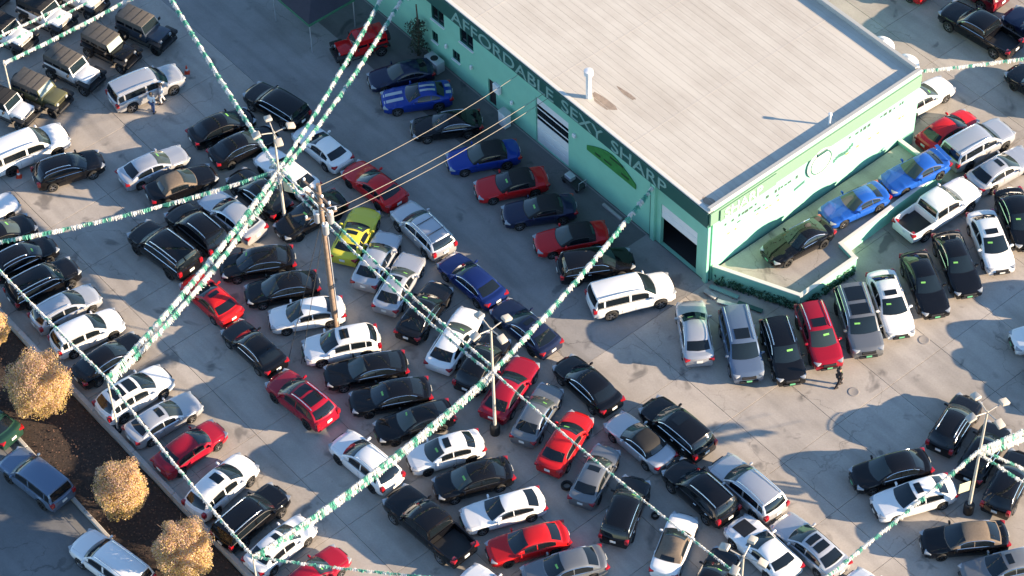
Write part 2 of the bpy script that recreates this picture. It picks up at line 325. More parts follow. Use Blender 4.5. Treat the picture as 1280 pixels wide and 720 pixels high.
def make_car(n, L, Wd, top, prof, iw, ir, zb, wr, axles, wheel_r=0.33, sill=0.22, soft=False, bed=None, bowf=.20, bowr=.12, tall=False, split=True):
    c = Car(); hl, hw = L / 2, Wd / 2
    H = max(z for x, z in prof)
    # ---- lower body
    xs = set(round(-hl + L * i / 30, 3) for i in range(31)) | set(round(x, 3) for x, z in top)
    ar = wheel_r + 0.055
    for ax in axles:
        for k in range(9): xs.add(round(ax + ar * math.cos(math.pi * k / 8), 3))
        xs.add(round(ax + ar * 1.02, 3)); xs.add(round(ax - ar * 1.02, 3))
    if bed:
        for q in bed: xs |= {round(q - 0.012, 3), round(q + 0.012, 3)}
    xs = sorted(xs)
    def width(x):
        k = abs(x) / hl
        return hw * (1 - 0.045 * k ** 3 - 0.10 * k ** 14)
    body = MB(); rows = []
    for x in xs:
        zc = interp(top, x); w = width(x); zl = sill + (0.06 if abs(x) > hl * .93 else 0)
        for ax in axles:
            if abs(x - ax) < ar: zl = max(zl, wheel_r + math.sqrt(max(0, ar * ar - (x - ax) ** 2)))
        drop = 0.085; zs = max(zc - drop, zl + 0.05)
        inbed = bed and bed[1] < x < bed[0]
        pts = [(.90 * w, zl), (.985 * w, zl + (zs - zl) * .3), (1.0 * w, zl + (zs - zl) * .62), (.985 * w, zl + (zs - zl) * .88), (.955 * w, zs + .02)]
        if inbed: pts += [(.90 * w, zs + .03), (.86 * w, zs + .02), (.855 * w, .70), (.4 * w, .70), (0, .70)]
        else: pts += [(.88 * w, zs + drop * .55), (.72 * w, zs + drop * .85), (.45 * w, zc - .006), (.2 * w, zc - .001), (0, zc)]
        full = [(-y, z) for y, z in pts[:-1]][::1] + [pts[-1]] + [(y, z) for y, z in pts[:-1]][::-1]
        k = (abs(x) / hl) ** 4
        rows.append([Vector((x - math.copysign(0.17 * k * (y / hw) ** 2, x), y, z)) for y, z in full])
    m = len(rows[0]); body.v = [p for r_ in rows for p in r_]
    body.f = [(i * m + j, (i + 1) * m + j, (i + 1) * m + j + 1, i * m + j + 1) for i in range(len(rows) - 1) for j in range(m - 1)]
    body.f += [tuple(range(m)), tuple(range((len(rows) - 1) * m, len(rows) * m))[::-1]]
    c.p('body', body.mesh('body_' + n, 38), 'paint')
    ub = MB().bbox((0, 0, .40), (L * .93, Wd - .46, .40), .05)
    c.p('underbody', ub.mesh('underbody_' + n), 'trim')
    if bed: c.p('bed_liner', MB().bbox(((bed[0] + bed[1]) / 2, 0, .712), (bed[0] - bed[1] - .05, Wd * .81, .02), .005).mesh('bed_liner_' + n), 'trim')
    # ---- cabin
    wb = hw * .885
    nseg = len(prof) - 1
    def S_(t, u):
        i = min(int(t), nseg - 1); q = t - i
        x = prof[i][0] + (prof[i + 1][0] - prof[i][0]) * q; z = prof[i][1] + (prof[i + 1][1] - prof[i][1]) * q
        h = max(0.0, min(1.0, (z - zb) / (H - zb)))
        y = (wb + (wr * hw - wb) * h)
        if t <= iw: bw = bowf * (1 - .6 * t / iw)
        elif t <= ir: bw = bowf * .4 + (-bowr * .4 - bowf * .4) * (t - iw) / (ir - iw)
        else: bw = -bowr * (.4 + .6 * (t - ir) / (nseg - ir))
        return Vector((x - bw * u * u, y * u, z - (.075 * abs(u) ** 5 + .02 * u * u) * h))
    def side(t, v, sg=1):
        e = S_(t, sg); b0 = Vector((e.x, sg * wb, zb - .04)); p = b0.lerp(e, v); p.y += sg * .03 * math.sin(math.pi * v); return p
    ts = [i / 2 for i in range(2 * nseg + 1)]
    cab = MB(); cab.grid(S_, ts, [-1, -.94, -.82, -.5, 0, .5, .82, .94, 1])
    for sg in (1, -1): cab.grid(lambda t, v: side(t, v, sg), ts, [0, .33, .66, 1] if sg < 0 else [1, .66, .33, 0])
    def shell(me, sm=35):
        bm = bmesh.new(); bm.from_mesh(me); bmesh.ops.remove_doubles(bm, verts=bm.verts, dist=.0015); bmesh.ops.recalc_face_normals(bm, faces=bm.faces); bm.to_mesh(me); bm.free()
        me.shade_smooth(); me.set_sharp_from_angle(angle=rad(sm)); return me
    c.p('cabin', shell(cab.mesh('cabin_' + n)), 'roof')
    def patch(name, fn, us, vs, off, out):
        mb = MB()
        def q(a, b):
            e = 1e-3; p = fn(a, b); d1 = fn(a + e, b) - fn(a - e, b); d2 = fn(a, b + e) - fn(a, b - e); nn = d1.cross(d2)
            if nn.length < 1e-12: nn = Vector(out)
            nn.normalize()
            if nn.dot(Vector(out)) < 0: nn = -nn
            return p + nn * off
        mb.grid(q, us, vs); me = mb.mesh(name)
        bm = bmesh.new(); bm.from_mesh(me); bmesh.ops.recalc_face_normals(bm, faces=bm.faces); bm.to_mesh(me); bm.free()
        if me.polygons[0].normal.dot(Vector(out)) < 0: me.flip_normals()
        me.shade_smooth(); return me
    def span(a, b, k=2):
        out = [a] + [i / k for i in range(int(a * k) + 1, int(math.ceil(b * k))) if a < i / k < b] + [b]; return out
    UU = [-.9, -.7, -.4, 0, .4, .7, .9]
    c.p('windshield', patch('windshield_' + n, S_, span(.12, iw - .22), UU, .012, (1, 0, .8)), 'screen')
    r0, r1 = (ir + .25, nseg - .25)
    UR = [-.86, -.6, 0, .6, .86] if not soft else [-.55, 0, .55]
    c.p('rear_window', patch('rear_window_' + n, S_, span(r0 + (.25 if soft else 0), r1), UR, .012, (-1, 0, .5)), 'glass')
    f0 = .55 * iw; mid = iw + (ir - iw) * (.36 if split else .62); r_end = ir + (nseg - ir) * (.42 if not tall else .30)
    for sg in (1, -1):
        wins = [(f0, mid - .08), (mid + .10, r_end)]
        if tall: q3 = mid + (r_end - mid) * .60; wins = [(f0, mid - .08), (mid + .10, q3), (q3 + .18, r_end)]
        if soft: wins = [(f0, mid + .6)]
        for wi in wins:
            c.p('side_window', patch('side_window_' + n, lambda t, v: side(t, v, sg), span(*wi), [.16, .5, .86], .010, (0, sg, .3)), 'glass')
    for sg in (1, -1):
        tw = [side(t, .92, sg) + Vector((0, sg * .012, .004)) for t in span(f0 * .8, r_end + .1)]; bw_ = [side(t, .10, sg) + Vector((0, sg * .014, 0)) for t in span(f0 * .5, r_end + .25)]
        c.p('window_trim', MB().path(tw, .016, 4).path(bw_, .016, 4).mesh('window_trim_' + n, 50), 'chrometrim')
    # ---- lamps, grille, plates, mirrors, handles
    zf = interp(top, hl - .22); zr = interp(top, -hl + .12)
    for sg in (1, -1):
        Mh = Matrix.Translation((hl - .275, sg * hw * .70, zf - .105)) @ Matrix.Rotation(-sg * .42, 4, 'Z')
        c.p('headlight', MB().bbox((0, 0, 0), (.40, .36, .13), .05, 2, Mh).mesh('headlight_' + n, 40), 'lamp')
        if tall: Mt = Matrix.Translation((-hl + .165, sg * hw * .80, zr - .16)); dm = (.24, .24, .34)
        else: Mt = Matrix.Translation((-hl + .20, sg * hw * .74, zr - .15)) @ Matrix.Rotation(sg * .30, 4, 'Z'); dm = (.30, .40, .17)
        c.p('taillight', MB().bbox((0, 0, 0), dm, .04, 2, Mt).mesh('taillight_' + n, 40), 'tail')
        mx_ = prof[1][0] - .10
        c.p('mirror', MB().bbox((mx_, sg * (hw + .06), zb + .07), (.13, .22, .14), .05, 2).bbox((mx_ + .02, sg * (hw - .06), zb + .0), (.09, .24, .06), .02).mesh('mirror_' + n, 40), 'roofpaint')
        for hx in ((prof[iw][0] - .85, prof[iw][0] - 1.75) if split else (prof[iw][0] - 1.0,)):
            c.p('door_handle', MB().bbox((hx, sg * (hw - .012), zb - .10), (.20, .05, .03), .01).mesh('door_handle_' + n), 'chrome' if n in ('suv', 'bigsuv') else 'roofpaint')
    c.p('grille', MB().bbox((hl - .045, 0, zf - .20), (.12, Wd * .42, .20), .03).mesh('grille_' + n), 'trim')
    c.p('air_intake', MB().bbox((hl - .05, 0, sill + .16), (.12, Wd * .55, .13), .03).mesh('air_intake_' + n), 'trim')
    c.p('rear_plate', MB().bbox((-hl - .002, 0, zr - .24), (.03, .34, .17), .005).mesh('rear_plate_' + n), 'plate')
    c.p('front_plate', MB().bbox((hl + .012, 0, sill + .26), (.03, .32, .12), .005).mesh('front_plate_' + n), 'dealer')
    # shut lines: bonnet edge, doors and boot, as fine dark strips a hair proud of the paint
    sl = MB()
    def bodytop(x, y):
        k = (abs(x) / hl) ** 4; w = width(x); zc = interp(top, x)
        f_ = abs(y) / w
        z = zc if f_ < .45 else zc - .006 - (f_ - .45) / .43 * .034
        return Vector((x - math.copysign(.17 * k * (y / hw) ** 2, x), y, z + .006))
    xh = prof[0][0] + .10
    for sg in (1, -1):
        e = [bodytop(xh + (hl - .30 - xh) * i / 6, sg * hw * .74) for i in range(7)]; sl.path(e, .008, 4)
        for dx in ((prof[iw][0] + .62, prof[iw][0] - .62, prof[iw][0] - 1.45) if split else (prof[iw][0] + .62, prof[iw][0] - .85)):
            wv = width(dx); zs = interp(top, dx) - .085
            sl.path([Vector((dx, sg * (wv * .985 + .001), .42)), Vector((dx, sg * (wv + .001), .62)), Vector((dx, sg * (wv * .985), zs))], .007, 4)
    c.p('shut_line', sl.mesh('shut_line_' + n), 'trim')
    wheels(c, axles, hw - .10 - .02, wheel_r, .22)
    # ---- options
    c.opt = {}
    a0 = iw + .25 * (ir - iw)
    lo, hi = iw + .12 * (ir - iw), iw + .40 * (ir - iw)
    c.opt['sun'] = [('sunroof', patch('sunroof_' + n, S_, span(lo, hi), [-.55, 0, .55], .012, (0, 0, 1)), 'glass')]
    c.opt['pano'] = [('sunroof', patch('pano_front_' + n, S_, span(iw + .08 * (ir - iw), iw + .40 * (ir - iw)), [-.66, 0, .66], .012, (0, 0, 1)), 'glass'),
                     ('sunroof', patch('pano_rear_' + n, S_, span(iw + .48 * (ir - iw), iw + .86 * (ir - iw)), [-.66, 0, .66], .012, (0, 0, 1)), 'glass')]
    rails = []
    for sg in (1, -1):
        pts = [S_(iw + (ir - iw) * q, sg * .84) + Vector((0, 0, .02 + .045 * (1 if 0 < k < 6 else 0))) for k, q in enumerate((.05, .10, .3, .5, .7, .93, .98))]
        rails.append(('roof_rail', MB().path(pts, .024, 6).mesh('roof_rail_' + n, 60), 'chrome'))
    c.opt['rails'] = rails
    bars = []
    for q in (.3, .72):
        p0 = S_(iw + (ir - iw) * q, -.84) + Vector((0, 0, .075)); p1 = S_(iw + (ir - iw) * q, .84) + Vector((0, 0, .075))
        bars.append(('roof_bar', MB().tube(p0, p1, .022, n=6).mesh('roof_bar_' + n), 'trim'))
    c.opt['bars'] = bars
    c.opt['tag'] = [('price_tag', patch('price_tag_' + n, S_, [iw * .52, iw * .60], [-.60, -.22], .018, (1, 0, .8)), 'sticker')]
    c.opt['tag2'] = [('price_tag', patch('price_tag2_' + n, S_, [iw * .54, iw * .63], [.05, .50], .018, (1, 0, .8)), 'sticker')]
    st = []
    for y0 in (-.30, .30):
        for (x0, x1, fn) in ((xh + .02, hl - .16, 'b'), (-hl + .10, prof[-1][0] - .02, 'b')):
            v = MB(); v.grid(lambda x, y: bodytop(x, y) + Vector((0, 0, .004)), [x0 + (x1 - x0) * i / 6 for i in range(7)], [y0 - .13, y0 + .13]); st.append(('stripe', v.mesh('stripe_' + n), 'white'))
        st.append(('stripe', patch('stripe_roof_' + n, S_, span(iw + .02, ir - .02), [(y0 - .13) / hw, (y0 + .13) / hw], .010, (0, 0, 1)), 'white'))
    c.opt['stripes'] = st
    hp = MB(); hp.grid(lambda x, y: bodytop(x, y) + Vector((0, 0, .004)), [xh + .12 + (hl - .45 - xh) * i / 6 for i in range(7)], [-.45, 0, .45])
    c.opt['stripesdark'] = [('bonnet_panel', hp.mesh('bonnet_panel_' + n), 'trim')]
    wg = MB().bbox((-hl + .18, 0, zr + .24), (.24, Wd * .80, .03), .01)
    for sg in (1, -1): wg.box((-hl + .20, sg * Wd * .32, zr + .10), (.12, .03, .28))
    c.opt['wing'] = [('rear_wing', wg.mesh('rear_wing_' + n), 'roofpaint')]
    return c

def make_offroader():
    c = Car(); n = 'offroad'
    tub = MB()
    tub.bbox((-.62, 0, .86), (2.46, 1.52, .62), .05, 2); tub.bbox((1.02, 0, .92), (1.12, 1.34, .42), .06, 2)
    tub.bbox((1.02, 0, 1.11), (1.16, 1.22, .10), .045, 2)
    c.p('body', tub.mesh('body_' + n, 40), 'paint')
    c.p('underbody', MB().bbox((.1, 0, .52), (3.5, 1.0, .30), .05).mesh('underbody_' + n), 'trim')
    for sg in (1, -1):
        f = MB(); f.bbox((1.42, sg * .80, .98), (.84, .34, .06), .025, 2); f.bbox((.98, sg * .80, .84), (.09, .30, .30), .02); f.bbox((1.83, sg * .80, .90), (.08, .30, .18), .02)
        c.p('fender_flare', f.mesh('fender_flare_' + n, 40), 'trim')
        f = MB(); f.bbox((-1.32, sg * .84, 1.0), (.92, .22, .06), .025, 2); f.bbox((-.88, sg * .84, .88), (.08, .2, .26), .02); f.bbox((-1.78, sg * .84, .90), (.08, .2, .22), .02)
        c.p('fender_flare', f.mesh('fender_flare_rear_' + n, 40), 'trim')
        c.p('side_step', MB().tube((-.75, sg * .86, .45), (.85, sg * .86, .45), .045, n=8).mesh('side_step_' + n, 50), 'trim')
        c.p('headlight', MB().lathe([(.001, .0), (.10, .0), (.115, -.03), (.115, -.08)], 12, 'z', Matrix.Translation((1.66, sg * .45, .96)) @ Matrix.Rotation(math.pi / 2, 4, 'Y')).mesh('headlight_' + n), 'lamp')
        c.p('taillight', MB().bbox((-1.87, sg * .66, .98), (.08, .14, .22), .02).mesh('taillight_' + n), 'tail')
        c.p('mirror', MB().bbox((.38, sg * .96, 1.28), (.10, .20, .20), .04, 2).mesh('mirror_' + n, 40), 'trim')
        for x0, x1 in ((-.36, .28), (-1.02, -.46), (-1.74, -1.12)):
            c.p('side_window', MB().grid(lambda u, v: Vector((x0 + (x1 - x0) * u, sg * (.748 - .085 * v), 1.22 + .40 * v)), [0, 1], [0, 1]).mesh('side_window_' + n), 'glass')
    g_ = MB()
    for k in range(7): g_.bbox((1.592, -.30 + k * .10, .93), (.03, .05, .26), .01)
    c.p('grille', g_.mesh('grille_' + n), 'trim')
    c.p('front_bumper', MB().bbox((1.86, 0, .58), (.20, 1.50, .20), .05, 2).mesh('front_bumper_' + n, 40), 'trim')
    c.p('rear_bumper', MB().bbox((-1.98, 0, .58), (.16, 1.44, .18), .05, 2).mesh('rear_bumper_' + n, 40), 'trim')
    # windscreen frame and glass
    wf = MB()
    def ws(u, v): return Vector((.52 - .26 * v, u * (.70 - .05 * v), 1.16 + .52 * v))
    for a_, b_ in (((-1, 0), (-1, 1)), ((1, 0), (1, 1)), ((-1, 1), (1, 1)), ((-1, 0), (1, 0))): wf.tube(ws(*a_), ws(*b_), .042, n=6)
    c.p('windshield_frame', wf.mesh('windshield_frame_' + n, 50), 'paint')
    c.p('windshield', MB().grid(ws, [-.97, 0, .97], [.04, .5, .97]).mesh('windshield_' + n), 'screen')
    # top: roof panel and tapering sides
    tp = MB(); tp.bbox((-.76, 0, 1.715), (2.14, 1.34, .07), .03, 2)
    for sg in (1, -1): tp.grid(lambda u, v: Vector((-1.84 + 2.14 * u, sg * (.742 - .075 * v), 1.17 + .53 * v)), [0, 1], [0, 1])
    tp.grid(lambda u, v: Vector((-1.845 + .06 * v, -.74 + 1.48 * u, 1.17 + .53 * v)), [0, 1], [0, 1])
    c.p('top', tp.mesh('top_' + n, 40), 'roof')
    seams = []
    for x in (-.10, -.62, -1.2): seams.append(('roof_seam', MB().tube((x, -.62, 1.752), (x, .62, 1.752), .016, n=5).mesh('roof_seam_' + n), 'trim'))
    for s_ in seams: c.p(*s_)
    c.p('rear_window', MB().grid(lambda u, v: Vector((-1.858 + .05 * v, -.55 + 1.1 * u, 1.24 + .36 * v)), [0, 1], [0, 1]).mesh('rear_window_' + n), 'glass')
    c.p('bonnet_latch', MB().bbox((1.45, .58, 1.12), (.05, .05, .06), .01).mesh('bonnet_latch_' + n), 'trim')
    ty, rm = wheel_parts(.40, .27)
    for x in (1.38, -1.32):
        for sg in (1, -1): c.p('wheel', ty, 'tyre', (x, sg * .77, .40), (0, 0, 0 if sg > 0 else math.pi), [('rim', rm, 'rim')])
    c.p('spare_wheel', ty, 'tyre', (-2.05, .08, 1.05), (0, 0, math.pi / 2), [('rim', rm, 'rim')])
    c.opt = {'tag': [('price_tag', MB().grid(lambda u, v: ws(u, v) + Vector((.012, 0, .006)), [.2, .6], [.2, .4]).mesh('price_tag_' + n), 'sticker')]}
    return c

KINDS = {
    'sedan': make_car('sedan', 4.85, 1.84, [(2.425, .58), (2.37, .70), (2.15, .79), (1.6, .87), (1.10, .94), (0, .97), (-1.2, .99), (-1.85, 1.035), (-2.22, 1.04), (-2.37, .97), (-2.425, .70)],
                      [(1.16, .93), (.78, 1.14), (.40, 1.33), (.14, 1.405), (-.15, 1.445), (-.55, 1.455), (-.92, 1.435), (-1.2, 1.385), (-1.58, 1.22), (-1.98, 1.02)], 3, 7, .93, .70, (1.42, -1.42)),
    'suv': make_car('suv', 4.75, 1.92, [(2.375, .68), (2.31, .86), (2.08, .97), (1.55, 1.05), (1.2, 1.09), (0, 1.10), (-1.5, 1.12), (-2.15, 1.12), (-2.33, 1.02), (-2.375, .68)],
                    [(1.26, 1.05), (.92, 1.29), (.56, 1.52), (.32, 1.61), (-.1, 1.67), (-.75, 1.70), (-1.4, 1.675), (-1.88, 1.62), (-2.10, 1.38), (-2.27, 1.08)], 3, 7, 1.05, .76, (1.40, -1.38), .37, .27, tall=True),
    'bigsuv': make_car('bigsuv', 5.2, 2.02, [(2.6, .72), (2.54, .96), (2.3, 1.07), (1.7, 1.13), (1.4, 1.16), (0, 1.16), (-1.7, 1.16), (-2.4, 1.16), (-2.55, 1.06), (-2.6, .72)],
                       [(1.46, 1.12), (1.16, 1.38), (.84, 1.64), (.62, 1.75), (.1, 1.82), (-.7, 1.85), (-1.6, 1.835), (-2.26, 1.79), (-2.42, 1.5), (-2.52, 1.14)], 3, 7, 1.12, .79, (1.55, -1.48), .40, .32, tall=True),
    'sedan_b': make_car('sedan_b', 4.60, 1.80, [(2.30, .60), (2.25, .73), (2.05, .82), (1.55, .91), (1.20, .96), (0, .98), (-1.2, 1.0), (-1.8, 1.06), (-2.10, 1.06), (-2.25, .98), (-2.30, .70)],
                      [(1.28, .95), (.90, 1.17), (.50, 1.37), (.26, 1.44), (-.05, 1.485), (-.45, 1.49), (-.85, 1.465), (-1.15, 1.41), (-1.5, 1.25), (-1.85, 1.05)], 3, 7, .95, .73, (1.36, -1.32), bowf=.26, bowr=.18),
    'sedan_c': make_car('sedan_c', 4.98, 1.88, [(2.49, .58), (2.44, .72), (2.22, .80), (1.6, .87), (1.0, .93), (0, .95), (-1.2, .98), (-1.95, 1.02), (-2.30, 1.0), (-2.45, .90), (-2.49, .66)],
                      [(1.06, .92), (.68, 1.12), (.28, 1.30), (.02, 1.365), (-.25, 1.40), (-.62, 1.405), (-1.0, 1.375), (-1.32, 1.32), (-1.8, 1.14), (-2.16, .99)], 3, 7, .92, .66, (1.50, -1.46), .35, bowf=.18, bowr=.16),
    'suv_b': make_car('suv_b', 4.62, 1.88, [(2.31, .64), (2.24, .80), (2.0, .92), (1.5, 1.0), (1.2, 1.04), (0, 1.05), (-1.4, 1.08), (-2.0, 1.10), (-2.25, 1.0), (-2.31, .66)],
                    [(1.28, 1.0), (.90, 1.24), (.50, 1.45), (.24, 1.535), (-.15, 1.60), (-.7, 1.62), (-1.25, 1.585), (-1.62, 1.52), (-1.95, 1.32), (-2.18, 1.06)], 3, 7, 1.0, .72, (1.36, -1.34), .36, .25, tall=True, bowf=.25, bowr=.20),
    'suv_c': make_car('suv_c', 4.9, 1.98, [(2.45, .72), (2.40, .94), (2.2, 1.04), (1.6, 1.10), (1.25, 1.13), (0, 1.13), (-1.6, 1.13), (-2.25, 1.13), (-2.40, 1.04), (-2.45, .70)],
                    [(1.3, 1.09), (1.0, 1.34), (.68, 1.58), (.46, 1.68), (0, 1.75), (-.75, 1.775), (-1.5, 1.755), (-2.08, 1.71), (-2.24, 1.44), (-2.36, 1.12)], 3, 7, 1.09, .80, (1.46, -1.42), .39, .30, tall=True, bowf=.15, bowr=.06),
    'coupe': make_car('coupe', 4.6, 1.84, [(2.3, .56), (2.24, .66), (2.05, .74), (1.5, .84), (.9, .92), (0, .95), (-1.2, .97), (-1.75, 1.01), (-2.12, 1.01), (-2.25, .93), (-2.3, .66)],
                      [(.92, .92), (.52, 1.12), (.12, 1.29), (-.10, 1.345), (-.35, 1.37), (-.68, 1.375), (-.98, 1.345), (-1.2, 1.29), (-1.55, 1.14), (-1.88, .99)], 3, 7, .92, .68, (1.35, -1.30), split=False),
    'sports': make_car('sports', 4.65, 1.92, [(2.325, .56), (2.27, .68), (2.05, .77), (1.4, .86), (.75, .93), (0, .95), (-1.1, .98), (-1.7, 1.03), (-2.15, 1.03), (-2.28, .95), (-2.325, .66)],
                       [(.78, .92), (.38, 1.11), (.02, 1.26), (-.18, 1.315), (-.42, 1.34), (-.72, 1.345), (-1.0, 1.315), (-1.2, 1.26), (-1.55, 1.13), (-1.85, 1.0)], 3, 7, .92, .66, (1.38, -1.34), .35, split=False),
    'convertible': make_car('convertible', 4.7, 1.84, [(2.35, .57), (2.29, .68), (2.1, .77), (1.5, .86), (.95, .93), (0, .95), (-1.2, .97), (-1.6, 1.0), (-2.15, .99), (-2.3, .92), (-2.35, .66)],
                            [(1.0, .93), (.62, 1.12), (.26, 1.30), (.06, 1.36), (-.2, 1.39), (-.6, 1.40), (-.95, 1.36), (-1.15, 1.28), (-1.36, 1.12), (-1.5, .98)], 3, 7, .93, .72, (1.38, -1.36), soft=True, split=False),
    'pickup': make_car('pickup', 5.85, 2.02, [(2.925, .80), (2.87, 1.00), (2.65, 1.10), (2.0, 1.17), (1.4, 1.20), (0, 1.19), (-.93, 1.19), (-2.80, 1.17), (-2.90, 1.14), (-2.925, .66)],
                       [(1.5, 1.15), (1.2, 1.38), (.86, 1.63), (.64, 1.73), (.2, 1.80), (-.2, 1.81), (-.55, 1.79), (-.78, 1.74), (-.88, 1.5), (-.95, 1.16)], 3, 7, 1.15, .78, (1.85, -1.80), .41, .36, bed=(-1.02, -2.83), bowr=.02),
    'jeep': make_offroader()}
NAMES = {'sedan': ('sedan_car', 'car'), 'suv': ('suv_car', 'SUV'), 'bigsuv': ('suv_car', 'SUV'), 'coupe': ('coupe_car', 'car'), 'sports': ('sports_car', 'car'),
         'convertible': ('convertible_car', 'car'), 'pickup': ('pickup_truck', 'pickup truck'), 'jeep': ('offroad_car', 'off-roader')}

